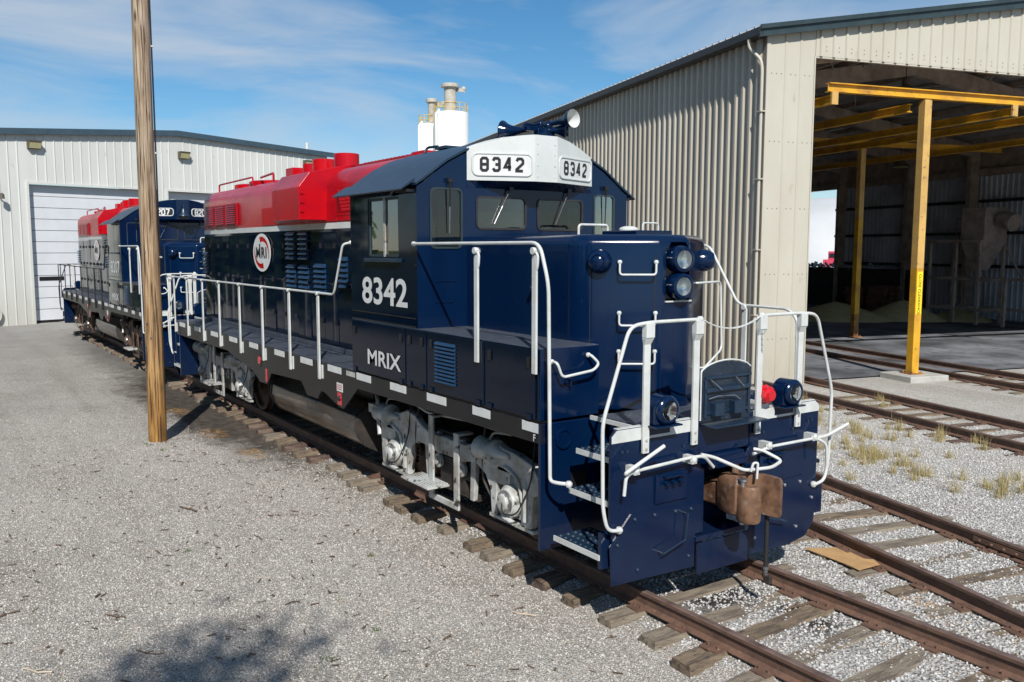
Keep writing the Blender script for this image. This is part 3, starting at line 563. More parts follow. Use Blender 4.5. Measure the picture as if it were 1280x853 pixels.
        # door outline seams on cab side
        q = MB(); q.box(-5.2, -3.4, min(y1, y1 + s * .006), max(y1, y1 + s * .006), 2.395, 2.41); q.box(-5.2, -3.4, min(y1, y1 + s * .012), max(y1, y1 + s * .012), 2.285, 2.31); q.box(-3.42, -3.37, min(y1, y1 + s * .006), max(y1, y1 + s * .006), 3.02, 3.04); B(q, 'cab_seam', 'sill', smooth=0)
    # roof skin
    ro = [(cy + a * 1.012, z + .016) for a, z in half[1:]] + [(cy - a * 1.012, z + .016) for a, z in reversed(half[1:])]
    ro2 = [(a, z + .028) for a, z in ro]; mb = MB(); mb.loft([[(-5.40, a, z) for a, z in ro] + [(-5.40, a, z) for a, z in reversed(ro2)], [(-3.34, a, z) for a, z in ro] + [(-3.34, a, z) for a, z in reversed(ro2)]]); rf = B(mb, 'cab_roof', 'navy_top', smooth=25)
    q = MB(); q.tube([(-5.1, cy - .55, 4.52), (-5.1, cy - .5, 4.60), (-4.9, cy - .45, 4.6)], .018); q.box(-4.9, -4.6, cy - .5, cy + .3, 4.55, 4.585); q.build('roof_vent', 'navy_top', rf)
    # ---- number board housing over the windshield
    bm_, bh = ('whitepanel', .93) if front_loco else ('navy', .93)
    top_at = lambda dy: float(np.interp(abs(dy), [.2, .45, .72, .95, 1.18], [4.585, 4.55, 4.48, 4.395, 4.27]))
    plan = [(-3.35, cy - bh), (-3.05, cy - .15), (-3.05, cy + .19), (-3.35, cy + bh + .05)]
    def face_strip(p, q_, zb, nseg=6):
        return [(p[0] + (q_[0] - p[0]) * k / nseg, p[1] + (q_[1] - p[1]) * k / nseg) for k in range(nseg + 1)]
    hb = MB(); pl = face_strip(plan[0], plan[1], 0) + face_strip(plan[1], plan[2], 0, 2)[1:] + face_strip(plan[2], plan[3], 0)[1:]
    zb = 4.03; n = len(pl); vs = [(a, b_, zb) for a, b_ in pl] + [(a, b_, top_at(b_ - cy)) for a, b_ in pl] + [(-3.35, b_, zb) for a, b_ in pl] + [(-3.35, b_, top_at(b_ - cy) + .012) for a, b_ in pl]
    fs = []
    for i in range(n - 1): fs += [(i, i + 1, n + i + 1, n + i), (n + i, n + i + 1, 3 * n + i + 1, 3 * n + i), (i, i + 1, 2 * n + i + 1, 2 * n + i)]
    fs += [(0, n, 3 * n, 2 * n), (n - 1, 2 * n - 1, 4 * n - 1, 3 * n - 1)]
    hb.add(vs, fs); ho = B(hb, 'number_board_housing', bm_, smooth=20, bevel=.012)
    # chin under the housing
    ch = MB(); vs = [(a - .02, b_, zb - .002) for a, b_ in pl] + [(-3.355, b_, zb - .085) for a, b_ in pl] + [(-3.355, b_, zb - .002) for a, b_ in pl]
    fs = [];
    for i in range(n - 1): fs += [(i, i + 1, n + i + 1, n + i), (n + i, n + i + 1, 2 * n + i + 1, 2 * n + i)]
    fs += [(0, n, 2 * n), (n - 1, 2 * n - 1, 3 * n - 1)]; ch.add(vs, fs); ch.build('housing_chin', 'navy', ho, smooth=0)
    for s_ in (0, 1):
        a, b_ = (plan[0], plan[1]) if s_ == 0 else (plan[2], plan[3]); ux = Vector((b_[0] - a[0], b_[1] - a[1], 0)); ln = ux.length; ux.normalize(); nz = ux.cross(Vector((0, 0, 1)));
        org = Vector((a[0], a[1], 0)) + nz * .002; up = Vector((0, 0, 1))
        f3 = lambda q, dd: org + ux * q[0] + up * q[1] + nz * dd
        if front_loco: x0_, x1_ = (.06, ln - .03) if s_ == 0 else (.03, ln - .03); z0_, z1_ = 4.085, 4.355
        else: x0_, x1_ = (.10, ln - .08) if s_ == 0 else (.08, ln - .10); z0_, z1_ = 4.12, 4.34
        ring = rrect(x0_, x1_, z0_, z1_, .075, 6); rin = inset(ring, .014); rin2 = inset(ring, -.006); m_ = len(ring)
        fr = MB(); vs = [f3(p, .0) for p in rin2] + [f3(p, .014) for p in ring] + [f3(p, .014) for p in rin] + [f3(p, .003) for p in inset(ring, .02)]
        fr.add(vs, [(i + k * m_, (i + 1) % m_ + k * m_, (i + 1) % m_ + (k + 1) * m_, i + (k + 1) * m_) for k in range(3) for i in range(m_)]); fo = fr.build('board_frame', 'letter' if not front_loco else 'whitepanel', ho, smooth=30)
        if front_loco and s_ == 0 or front_loco:
            gk = MB(); gk.add([f3(p, .0035) for p in inset(ring, .012)], [tuple(range(m_))]); gk.build('number_board', 'letter', ho, smooth=0, recalc=False)
        else:
            gk = MB(); gk.add([f3(p, .0035) for p in inset(ring, .012)], [tuple(range(m_))]); gk.build('number_board', 'black', ho, smooth=0, recalc=False)
        tx = MB(); hgt = .178; wd_ = .112; gap_ = (x1_ - x0_ - .20 - 4 * wd_) / 3
        if s_ == 1: gap_ *= .8
        tw = 4 * wd_ + 3 * gap_; o_ = f3(((x0_ + x1_) / 2 - tw / 2 - .005, (z0_ + z1_) / 2 - hgt / 2), 0)
        stroke_glyphs(tx, number, o_, ux, up, hgt, wd_, gap_, .034, .0065); tx.build('number', 'black' if front_loco else 'letter', ho, smooth=0, recalc=False)
    if front_loco:
        rv = MB()
        for yy in (cy - .11, cy + .15):
            for zz in (4.09, 4.22, 4.36, 4.48): rv.sphere((-3.047, yy, zz), .008, 6)
        rv.build('rivet', 'truck', ho)
    else:
        bl = MB(); bl.lathe((-2.98, cy + .02, 4.12), (0, 0, 1), [(0, .0), (.001, .15), (.02, .145), (.07, .10), (.15, .075), (.2, .06), (.225, .02), (.226, 0)], 20); bl.tube([(-3.04, cy + .02, 4.42), (-2.98, cy + .02, 4.42), (-2.98, cy + .02, 4.33)], .02); B(bl, 'bell', 'navy_top')
    # wipers
    wp = [(cy - .32, 3.96, cy - .55, 3.52, 0), (cy + .58, 3.96, cy + .38, 3.52, 0), (cy - 1.18, 4.02, cy - 1.18, 3.40, 1), (cy + 1.2, 4.02, cy + 1.2, 3.5, 1)]
    for a, z0, b_, z1, k in wp:
        q = MB(); q.box(-3.36, -3.30, a - .03, a + .03, z0 - .03, z0 + .02); q.tube([(-3.31, a, z0), (-3.325, (a + b_) / 2, (z0 + z1) / 2)], .009, n=6); wo = B(q, 'wiper', 'black')
        q = MB(); q.tube([(-3.325, (a + b_) / 2, (z0 + z1) / 2), (-3.335, b_, z1)], .007, n=6); q.build('wiper_blade', 'steel' if a < cy else 'black', wo)
    # ---- side number and reporting mark
    for s in (-1, 1):
        ux = (1, 0, 0) if s < 0 else (-1, 0, 0); y1 = cy + s * (hw + .001); y2 = YC + s * (W + .018)
        q = MB(); q_w = 1.0
        x_a = -4.88 if s < 0 else -3.58
        # measure then fit width 1.29 m, height .335 m
        wd0 = text_mb(MB(), number, (0, 0, 0), (1, 0, 0), (0, 0, 1), .335, 1., .02)
        text_mb(q, number, (x_a, y1, 2.515), ux, (0, 0, 1), .345, 1.24 / wd0, .02, .004); B(q, 'cab_number', 'letter', smooth=0, recalc=False)
        q = MB(); wd0 = text_mb(MB(), 'MRIX', (0, 0, 0), (1, 0, 0), (0, 0, 1), .19, 1., .02)
        text_mb(q, 'MRIX', (-4.66 if s < 0 else -3.7, y2, 1.74), ux, (0, 0, 1), .195, .92 / wd0, .02, .006); B(q, 'reporting_mark', 'letter', smooth=0, recalc=False)
    # ---- short nose with angled prow faces
    npl = [(-3.5, YC - .89), (-1.24, YC - .89), (-.76, YC - .20), (-.76, YC + .20), (-1.24, YC + .95), (-3.5, YC + .95)]
    # round the plan corners
    def roundp(P, r, segs=5):
        o_ = []
        for i in range(len(P)):
            p0, p, p1 = Vector(P[i - 1]), Vector(P[i]), Vector(P[(i + 1) % len(P)])
            if i in (0, len(P) - 1): o_.append(tuple(p)); continue
            rr = r if i in (1, 4) else .03; d1 = (p0 - p).normalized() * rr; d2 = (p1 - p).normalized() * rr
            for k in range(segs + 1): u = k / segs; o_.append(tuple((1 - u) ** 2 * (p + d1) + 2 * u * (1 - u) * p + u * u * (p + d2)))
        return o_
    npr = roundp(npl, .16); rings = [[(a, b_, 1.60) for a, b_ in npr], [(a, b_, 3.25) for a, b_ in npr]]; rr = .115
    for k in range(1, 7): th = math.pi / 2 * k / 6; ip = inset(npr, rr * (1 - math.cos(th))); rings.append([(a, b_, 3.25 + rr * math.sin(th)) for a, b_ in ip])
    mb = MB(); mb.loft(rings); nose = B(mb, 'short_nose', 'navy', smooth=40)
    yh = .10
    boolean(nose, [MB().prism([(yh - .17, 2.70), (yh + .17, 2.70), (yh + .17, 3.20), (yh + .10, 3.29), (yh - .10, 3.29), (yh - .17, 3.20)], 'x', -.90, -.5)])
    q = MB(); q.box(-1.02, -.74, yh - .18, yh + .18, 2.685, 2.70); q.build('lamp_shelf', 'white', nose)
    def lamp(parent, c, d, r, ln=.12, nm='headlight', body='navy'):
        c = Vector(c); d = Vector(d).normalized(); mb = MB(); mb.lathe(c - d * ln, d, [(0, 0), (0, r * .8), (ln * .3, r * 1.42), (ln * .75, r * 1.5), (ln, r * 1.34), (ln + .010, r * 1.1), (ln + .004, r), (ln - .058, r), (ln - .058, 0)], 28); h = mb.build(nm, body, parent, smooth=40)
        mb = MB(); mb.lathe(c - d * .055, d, [(0, .01), (.005, r * .35), (.02, r * .7), (.055, r * .97)], 28); mb.f = mb.f[:-1]; mb.m = mb.m[:-1]; mb.build('reflector', 'chrome', h, smooth=60)
        mb = MB(); mb.sphere(c - d * .02, .016, 8); mb.build('bulb', 'whitepanel', h)
        mb = MB(); mb.lathe(c + d * .002, d, [(0, r), (.006, r * .9), (.012, r * .5), (.014, 0)], 28); mb.build('lens', 'lens', h, smooth=60); return h
    for z in (3.115, 2.845):
        h = lamp(root, (-.655, yh - .02, z), (1, -.10, -.02), .095, .20, 'headlight')
        q = MB(); q.cyl((-.74, yh - .10, z + .01), (-.72, yh - .19, z + .02), .008, n=8); q.build('lamp_clip', 'steel', h)
    # class lamps: bulging housings on the angled faces
    for s in (-1, 1):
        p0 = Vector((npl[1][0], npl[1][1], 0)) if s < 0 else Vector((npl[4][0], npl[4][1], 0)); p1 = Vector((npl[2][0], npl[2][1], 0)) if s < 0 else Vector((npl[3][0], npl[3][1], 0)); e_ = (p1 - p0).normalized(); nn = Vector((e_.y, -e_.x, 0)) * (1 if s < 0 else -1)
        if nn.x < 0: nn = -nn
        c_ = p0 + e_ * .22 + Vector((0, 0, 3.095)) + nn * .02
        mb = MB(); d_ = (nn + Vector((0, s * .35, 0))).normalized(); mb.lathe(c_ - d_ * .06, d_, [(0, 0), (0, .125), (.05, .125), (.12, .11), (.155, .085), (.165, .07), (.155, .062), (.17, .04), (.175, 0)], 24); B(mb, 'class_lamp', 'navy', smooth=40)
        # grab irons
        for zz, zd in (((3.09, .125), (2.585, .125), (2.20, .125)) if s < 0 else ()):
            a0, a1 = (.42, .78) if s < 0 else (.30, .62)
            A_ = p0 + e_ * a0; B_ = p0 + e_ * a1; off = nn * .09; g = MB()
            up = lambda v, z: Vector((v.x, v.y, z))
            g.tube([up(A_, zz), up(A_ + off, zz), up(A_ + off, zz - zd), up(B_ + off, zz - zd), up(B_ + off, zz), up(B_, zz)], .011, .035)
            g.sphere(up(A_ + off * .9, zz), .025, 8); g.sphere(up(B_ + off * .9, zz), .025, 8); B(g, 'grab_iron', rail_m)
    q = MB(); q.box(-1.98, -1.90, YC - .93, YC - .89, 2.76, 2.84); q.cyl((-1.94, YC - .93, 2.8), (-1.94, YC - .97, 2.8), .03, n=10); B(q, 'latch', 'navy', bevel=.008)
    q = MB(); q.box(-3.0, -2.66, cy - 1.30 + .2, cy - 1.1 + .2, 9, 9.01) if False else None
    # roof details on nose: rail loop and hatch
    q = MB(); q.tube([(-2.95, .55, 3.36), (-2.95, .55, 3.52), (-2.95, 1.02, 3.52), (-2.95, 1.02, 3.36)], .016, .05); B(q, 'nose_grab_rail', rail_m)
    q = MB(); q.box(-2.35, -1.75, .42, .98, 3.36, 3.43); hh = B(q, 'sand_hatch', 'navy', bevel=.012); q = MB(); q.sphere((-2.1, .62, 3.44), .12, 12, sz=.4); q.tube([(-1.95, .7, 3.43), (-1.95, .7, 3.52), (-1.95, .95, 3.52), (-1.95, .95, 3.43)], .009); q.build('hatch_cover', 'white', hh)
    for t_ in (.16, .93):
        q = MB(); a_ = Vector((npl[1][0], npl[1][1], 0)); e_ = Vector((npl[2][0], npl[2][1], 0)) - a_; nn = Vector((e_.y, -e_.x, 0)).normalized(); c_ = a_ + e_ * t_; q.obox(c_ + nn * .001 + UPZ * 2.42, e_, (0, 0, 1), .004, .72, .003, nn); q.build('panel_seam', 'black', nose, smooth=0)
    # cab front door outline left of nose
    q = MB()
    for a, b_, z0, z1 in ((-1.27, -1.0, 2.83, 2.835), (-1.27, -1.0, 2.58, 2.585)): q.box(-3.36, -3.352, a, b_, z0, z1 + .01)
    q.box(-3.36, -3.353, -.87, -.86, 2.3, 3.3); B(q, 'door_seam', 'navy', bevel=.002)
    # ---- long hood
    hx0, hx1 = -14.78, -5.24
    def hood_prof(zb): return [(YC + a, z) for a, z in ((.97, zb), (.97, 4.18), (.945, 4.29), (.87, 4.39), (.74, 4.46), (.5, 4.515), (.2, 4.54), (-.2, 4.54), (-.5, 4.515), (-.74, 4.46), (-.87, 4.39), (-.945, 4.29), (-.97, 4.18), (-.97, zb))]
    def hood(name, zb, zt, mt):
        if zt: P = rrect(hx0, hx1, YC - .97, YC + .97, .14, 4); mb = MB(); mb.prism(P, 'z', zb, zt); return B(mb, name, mt, smooth=40)
        pr = hood_prof(zb); rings = []
        for k in range(5): th = math.pi / 2 * k / 4; i_ = .14 * (1 - math.sin(th)); rings.append([(hx0 + .14 * (1 - math.cos(th)), YC + (a - YC) * (.97 - i_) / .97, zb if z == zb else 4.18 + (z - 4.18) * (.36 - i_ * .6) / .36 if z > 4.18 else z) for a, z in pr])
        rings.append([(hx1, a, z) for a, z in pr]); mb = MB(); mb.loft(rings); return B(mb, name, mt, smooth=35)
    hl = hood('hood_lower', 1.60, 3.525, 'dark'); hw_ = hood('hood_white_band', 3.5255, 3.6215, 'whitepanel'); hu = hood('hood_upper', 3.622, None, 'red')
    rb = MB(); rb.box(hx0 + .1, hx1 - .1, YC - .995, YC + .995, 1.604, 1.68); rb.build('hood_base_strip', 'navy_deck', hl, bevel=.004)
    for s in (-1, 1):
        ys = YC + s * .97; xs = [-14.66, -14.05, -13.42, -12.72, -12.05, -11.35, -10.62, -9.95, -9.34, -8.78, -8.20, -7.62, -7.06, -6.4]
        for a, b_ in zip(xs[:-1], xs[1:]):
            tl = random.uniform(-.016, .016); tz = random.uniform(-.012, .012); dm = MB(); dm.obox(((a + b_) / 2, ys + s * .004, 2.60), (1, tl, 0), (0, 1, tz), (b_ - a) / 2 - .003, .008, .88); d_ = dm.build('hood_door', 'dark', hl, bevel=.002)
            for z in (2.02, 2.62, 3.22): lt = MB(); lt.box(b_ - .10, b_ - .05, min(ys + s * .012, ys + s * .045), max(ys + s * .012, ys + s * .045), z, z + .085); lt.build('latch', 'black', d_, bevel=.004)
            if random.random() < .75:
                dm = MB(); dm.obox(((a + b_) / 2, ys + s * .005, 3.80), (1, tl * .5, 0), (0, 1, tz * .5), (b_ - a) / 2 - .008, .008, .16); dm.build('upper_panel', 'red', hu, bevel=.003) if a > -11.9 else None
        def louv(x0, x1, z0, z1, nm='louver', mt='louver', par=hl, pitch=.082):
            lv = MB(); k = z0
            while k < z1 - pitch * .6: lv.prism([(ys + s * .016, k), (ys + s * .062, k + pitch * .05), (ys + s * .058, k + pitch * .35), (ys + s * .016, k + pitch * .78)], 'x', x0, x1); k += pitch
            lv.build(nm, mt, par, smooth=25)
        louv(-9.26, -8.86, 2.55, 2.96); louv(-9.26, -8.86, 3.03, 3.50); louv(-8.66, -8.25, 2.55, 2.96); louv(-8.66, -8.25, 3.03, 3.50)
        louv(-7.97, -7.52, 2.50, 2.98); louv(-6.95, -6.66, 2.62, 3.13); louv(-14.7, -14.33, 2.66, 3.17)
        # radiator shutters
        gr = MB(); gr.box(-14.42, -12.1, min(ys, ys + s * .03), max(ys, ys + s * .03), 3.68, 4.13); go = gr.build('radiator_frame', 'red', hu, bevel=.006)
        rc = MB()
        for k in range(3): rc.box(-14.36 + k * .76, -13.70 + k * .76, min(ys + s * .031, ys + s * .034), max(ys + s * .031, ys + s * .034), 3.71, 4.10)
        rc.build('radiator_opening', 'black', go, smooth=0)
        sh = MB()
        for k in range(3):
            for j in range(9): sh.prism([(ys + s * .034, 3.72 + j * .042), (ys + s * .062, 3.722 + j * .042), (ys + s * .05, 3.742 + j * .042), (ys + s * .034, 3.742 + j * .042)], 'x', -14.36 + k * .76 + .05, -13.72 + k * .76)
        sh.build('shutter_slats', 'red', go, smooth=0)
        # wire mesh by the cab
        fm = MB(); fm.box(-7.1, -5.3, min(ys, ys + s * .02), max(ys, ys + s * .02), 3.72, 4.16); fo = fm.build('screen_frame', 'red', hu, bevel=.005)
        fm = MB(); fm.box(-7.02, -5.38, min(ys + s * .0205, ys + s * .0225), max(ys + s * .0205, ys + s * .0225), 3.77, 4.11); fm.build('screen_opening', 'black', fo, smooth=0)
        ms = MB()
        for k in range(38):
            for sg in (-1, 1):
                x0_ = -7.02 + k * .052; a = Vector((x0_, ys + s * .027, 3.77)); b_ = Vector((x0_ + sg * .17, ys + s * .027, 4.11))
                if b_.x < -7.02 or b_.x > -5.38 or x0_ > -5.38: continue
                ms.cyl(a, b_, .006, n=4)
        ms.build('wire_mesh', 'red', fo, smooth=0)
        # logo
        lg = MB(); ell = [(-10.60 + .50 * math.cos(2 * math.pi * k / 40), 3.14 + .355 * math.sin(2 * math.pi * k / 40)) for k in range(40)]
        lg.prism(ell, 'y', ys + s * .030, ys + s * .036); lo = lg.build('oval_emblem', 'letter', hl, smooth=30)
        def arc_band(a0, a1, r0, r1, w0, w1):
            nseg = 16; o_ = []; i_ = []
            for k in range(nseg + 1):
                u = k / nseg; th = a0 + (a1 - a0) * u; ww = (w0 + (w1 - w0) * u); o_.append((r0 * math.cos(th), r0 * math.sin(th))); i_.append(((r0 - ww) * math.cos(th), (r0 - ww) * math.sin(th)))
            return o_ + i_[::-1]
        rd = MB()
        for a0, a1, w0, w1 in ((R(105), R(-25), .30, .02), (R(285), R(155), .30, .02)):
            P = arc_band(a0, a1, .84, 0, w0, w1); rd.add([(-10.60 + (p[0] * .50) * (-s), ys + s * .038, 3.14 + p[1] * .355) for p in P], [(i, i + 1, len(P) - 2 - i, len(P) - 1 - i) for i in range(16)])
        rd.build('red_swoosh', 'redlens', lo, smooth=0)
        tx = MB(); ux = (1, 0, 0) if s < 0 else (-1, 0, 0); wd0 = text_mb(MB(), 'MRI', (0, 0, 0), (1, 0, 0), (0, 0, 1), .20, 1., .03, spacing=1.15); text_mb(tx, 'MRI', (-10.60 - .30 * (-s), ys + s * .040, 3.045), ux, (0, 0, 1), .20, .60 / wd0, .03, .006, spacing=1.15); tx.build('emblem_lettering', 'black', lo, smooth=0, recalc=False)
        # inertial filter scoop bulging from the hood side
        sc_ = MB(); yo = YC + s * 1.43; yi = YC + s * .90; yt = YC + s * .55
        def ring(x, f): # f: 0 flush, 1 full
            y_o = YC + s * (.965 + .465 * f); return [(x, yi, 3.66), (x, y_o, 3.66), (x, y_o, 4.17), (x, YC + s * (.93 + .32 * f), 4.17 + .17 * f + .06), (x, yt, 4.50 + .055 * f), (x, yt, 4.2), (x, yi, 4.0)]
        sc_.loft([ring(-9.9, .0), ring(-9.25, .30), ring(-8.7, 1.0), ring(-7.46, 1.0)]); so = sc_.build('air_scoop', 'red', hu, smooth=30, bevel=.012)
        q = MB(); q.box(-7.462, -7.455, min(yo - s * .04, yo - s * .06), max(yo - s * .04, yo - s * .06), 3.72, 4.12)
        for z in (3.78, 3.92, 4.06): q.box(-7.462, -7.44, min(yo - s * .02, yo - s * .07), max(yo - s * .02, yo - s * .07), z, z + .03)
        q.build('scoop_hinge', 'red', so)
    # roof equipment
    for x0_, x1_, y_, h_, kind in ((-11.5, -11.1, 0, 4.80, 'box'), (-10.72, -10.38, 0, 4.82, 'cyl'), (-10.12, -9.66, 0, 4.85, 'cyl'), (-9.12, -8.68, 0, 4.87, 'cyl')):
        mb = MB(); xc = (x0_ + x1_) / 2; r_ = (x1_ - x0_) / 2
        if kind == 'box': mb.box(x0_, x1_, YC - .18, YC + .18, 4.5, h_); B(mb, 'exhaust_box', 'red', bevel=.015)
        else:
            mb.lathe((xc, YC, 4.48), (0, 0, 1), [(0, r_ * 1.0), (h_ - 4.48, r_ * 1.0), (h_ - 4.48 + .005, r_ * .94), (h_ - 4.55, r_ * .93), (h_ - 4.56, 0)], 32); B(mb, 'exhaust_stack', 'red', smooth=40)
    mb = MB(); mb.lathe((-12.6, YC, 4.50), (0, 0, 1), [(0, .55), (.10, .55), (.12, .5), (.12, 0)], 32); mb.lathe((-13.8, YC, 4.50), (0, 0, 1), [(0, .5), (.10, .5), (.12, .45), (.12, 0)], 32); B(mb, 'cooling_fan', 'red', smooth=40)
    mb = MB(); mb.tube([(-14.6, YC - .62, 4.44), (-14.6, YC - .62, 4.64), (-12.2, YC - .62, 4.66), (-12.2, YC - .62, 4.5)], .018, .06); mb.tube([(-12.2, YC - .45, 4.66), (-11.0, YC - .6, 4.66), (-11.0, YC - .6, 4.5)], .022, .06); B(mb, 'roof_grab_rail', 'red')
    mb = MB()
    for k in range(14): mb.box(-7.1 + k * .13, -7.04 + k * .13, YC - .5, YC - .3, 4.51, 4.55)
    mb.box(-8.3, -5.4, YC - .52, YC - .5, 4.515, 4.54); B(mb, 'roof_grille', 'red')
    mb = MB(); mb.box(-5.9, -5.5, YC - .3, YC + .3, 4.5, 4.62); B(mb, 'lifting_lug', 'red', bevel=.02)
    # ---- horn
    if front_loco:
        hc = Vector((-3.62, .42, 4.76)); hn = MB(); hn.box(hc.x - .05, hc.x + .05, hc.y - .05, hc.y + .22, 4.55, 4.75); hn.obox((hc.x, hc.y + .05, 4.745), (0, 1, 0), (1, 0, 0), .26, .035, .03); ho_ = B(hn, 'horn_bracket', 'navy', bevel=.01)
        def trumpet(p, d, ln, r, mt, inner):
            t_ = MB(); t_.lathe(p, d, [(0, .0), (0, .045), (.05, .05), (.08, .026), (ln * .45, .034), (ln * .64, .052), (ln * .78, .078), (ln * .90, .108), (ln * .97, r * .95), (ln, r), (ln + .006, r * .97)], 28); t_.f = t_.f[:-1]; t_.m = t_.m[:-1]; o_ = t_.build('horn_trumpet', mt, ho_, smooth=60)
            t_ = MB(); t_.lathe(p, d, [(ln * .12, .010), (ln * .45, .026), (ln * .64, .044), (ln * .78, .068), (ln * .90, .096), (ln * .97, r * .88), (ln + .004, r * .965)], 28); t_.f = t_.f[:-1]; t_.build('trumpet_mouth', inner, o_, smooth=60)
        trumpet(hc + Vector((0, .02, .0)), (-.90, -.43, -.02), .55, .15, 'navy', 'navy')
        trumpet(hc + Vector((-.05, .16, .06)), (.92, .12, .06), .48, .12, 'navy', 'whitepanel')
        trumpet(hc + Vector((-.05, .05, -.02)), (.62, .75, .0), .36, .085, 'navy', 'navy')
        q = MB(); q.tube([hc + Vector((-.05, .25, .03)), hc + Vector((-.05, -.2, .05)), hc + Vector((0, -.25, -.05))], .02); q.sphere(hc + Vector((0, .02, .05)), .05, 10); q.sphere(hc + Vector((0, .14, .04)), .045, 10); q.build('horn_manifold', 'navy', ho_)
    # ---- side handrails
    for s in (-1, 1):
        yy = YC + s * (W + .03); dk_m = rail_m if front_loco else 'black'
        mb = MB(); mb.tube([(-5.30, yy - s * .10, 3.30), (-5.38, yy, 3.28), (-5.72, yy, 2.585), (-15.58, yy, 2.585), (-15.50, yy, 2.3), (-15.42, yy, .86), (-15.30, yy, .80)], .0165, .09); mb.sphere((-5.30, yy - s * .08, 3.30), .03, 8); hr = B(mb, 'side_handrail', dk_m)
        for x in (-6.32, -7.52, -8.82, -10.08, -11.37, -12.56, -13.82, -14.95):
            st = MB(); st.box(x - .036, x + .036, yy - .012, yy + .012, 1.33, 2.54); st.cyl((x, yy - .03, 2.575), (x, yy + .03, 2.575), .03, n=10); st.box(x + .05, x + .11, yy - s * .016 - .012, yy - s * .016 + .012, 1.345, 1.545); st.build('stanchion', dk_m if x != 0 else 'sill', hr, bevel=.006)
        if s < 0:
            mb = MB(); mb.tube([(-3.44, yy + .10, 3.275), (-3.40, yy, 3.275), (-.88, yy, 3.275), (-.74, yy, 2.9), (-.70, yy, 1.08), (-.60, yy + .02, 1.08), (-.50, yy + .10, 1.08)], .0175, .12); mb.sphere((-3.42, yy + .04, 3.275), .032, 8); mb.sphere((-.52, yy + .08, 1.08), .035, 8); hr = B(mb, 'cab_handrail', rail_m)
            for x in (-1.98, -.955):
                st = MB(); st.box(x - .034, x + .034, yy - .012, yy + .012, 2.05, 3.16); st.cyl((x, yy - .035, 3.20), (x, yy + .035, 3.20), .035, n=10); st.tube([(x, yy, 3.2), (x + .05, yy, 3.16), (x + .04, yy, 3.05), (x, yy, 2.98)], .014, .04); st.build('stanchion', rail_m, hr, bevel=.006)
        else:
            mb = MB(); mb.tube([(-3.40, yy - .1, 3.27), (-3.36, yy, 3.27), (-1.82, yy, 3.265), (-1.34, yy, 2.57), (-.62, yy, 2.56), (-.50, yy, 2.45), (-.48, yy, 1.1), (-.35, yy - .08, 1.08)], .0165, .1); hr = B(mb, 'cab_handrail', rail_m)
            for x in (-2.6, -1.24):
                st = MB(); st.box(x - .034, x + .034, yy - .012, yy + .012, 1.6, 2.54 if x > -2 else 3.2); st.cyl((x, yy - .035, 2.545 if x > -2 else 3.22), (x, yy + .035, 2.545 if x > -2 else 3.22), .035, n=10); st.build('stanchion', rail_m, hr, bevel=.006)
    mb = MB(); mb.tube([(-1.02, .52, 2.86), (-.93, .56, 2.86), (-1.12, 1.12, 2.86), (-1.10, 1.14, 2.10), (-.98, .74, 1.93), (-1.06, .70, 1.93)], .012, .07); B(mb, 'nose_door_rail', rail_m)
    # grab iron on the front of the near box
    for s in (-1,):
        g = MB(); a, b_ = YC + s * 1.46, YC + s * 1.02; g.tube([(-.90, a, 2.165), (-.80, a, 2.165), (-.80, a - s * .06, 2.02), (-.80, b_, 2.06), (-.80, b_ - s * .07, 2.12), (-.84, b_, 2.20), (-.90, b_, 2.20)], .0135, .05); g.sphere((-.885, a, 2.165), .026, 8); g.sphere((-.885, b_, 2.20), .026, 8); B(g, 'grab_iron', rail_m)
        q = MB(); q.tube([(-.9, YC + s * 1.25, 1.98), (-.86, YC + s * 1.25, 1.98), (-.86, YC + s * 1.25, 1.92)], .012); B(q, 'latch', 'navy')
    # ---- end platforms (front, and the same mirrored at the rear)
    for end in (0, 1):
        fx = (lambda x: x) if end == 0 else (lambda x: -L_ - x)
        def bx3(mb, x0, x1, y0, y1, z0, z1): a, b_ = fx(x0), fx(x1); mb.box(min(a, b_), max(a, b_), y0, y1, z0, z1)
        def T(path): return [(fx(p[0]), p[1], p[2]) for p in path]
        # platform deck
        mb = MB(); bx3(mb, -.88, -.02, -.84, .92, 1.555, 1.598); B(mb, 'platform_deck', 'navy_deck', bevel=.004)
        # transverse bulkheads behind the steps
        for s in (-1, 1):
            ya, yb = sorted((YC + s * 1.60, YC + s * .62)); mb = MB(); bx3(mb, -.905, -.865, ya, yb, .36, 1.585)
            bk = B(mb, 'step_bulkhead', 'navy', bevel=.006)
            q = MB(); yc_ = YC + s * 1.33; q.lathe((fx(-.863), yc_, 1.42), (1 if end == 0 else -1, 0, 0), [(0, .105), (.018, .10), (.02, .075), (.006, .07), (.006, 0)], 24); q.build('tow_ring', 'navy', bk)
            q = MB(); ya, yb = sorted((YC + s * 1.24, YC + s * 1.05)); bx3(q, -.866, -.862, ya, yb, .93, 1.075); q.build('bulkhead_opening', 'black', bk, smooth=0)
            # treads
            for z, xa, xb, yi, yo_ in ((1.375, -.62, -.02, .98, 1.36), (1.01, -.62, -.02, 1.06, 1.44), (.545, -.72, -.06, 1.10, 1.54)):
                ya, yb = sorted((YC + s * yi, YC + s * yo_)); mb = MB(); bx3(mb, xa, xb, ya, yb, z - .03, z); pm = mb
                for i in range(9):
                    for j in range(5):
                        px_ = xa + (xb - xa) * (i + .5) / 9; py_ = YC + s * (yi + (yo_ - yi) * (j + .5) / 5); pm.lathe((fx(px_), py_, z), (0, 0, 1), [(0, .024), (.012, .018), (.012, .010), (.001, .009), (.001, 0)], 8)
                so = B(mb, 'step_tread', 'navy_top', smooth=30)
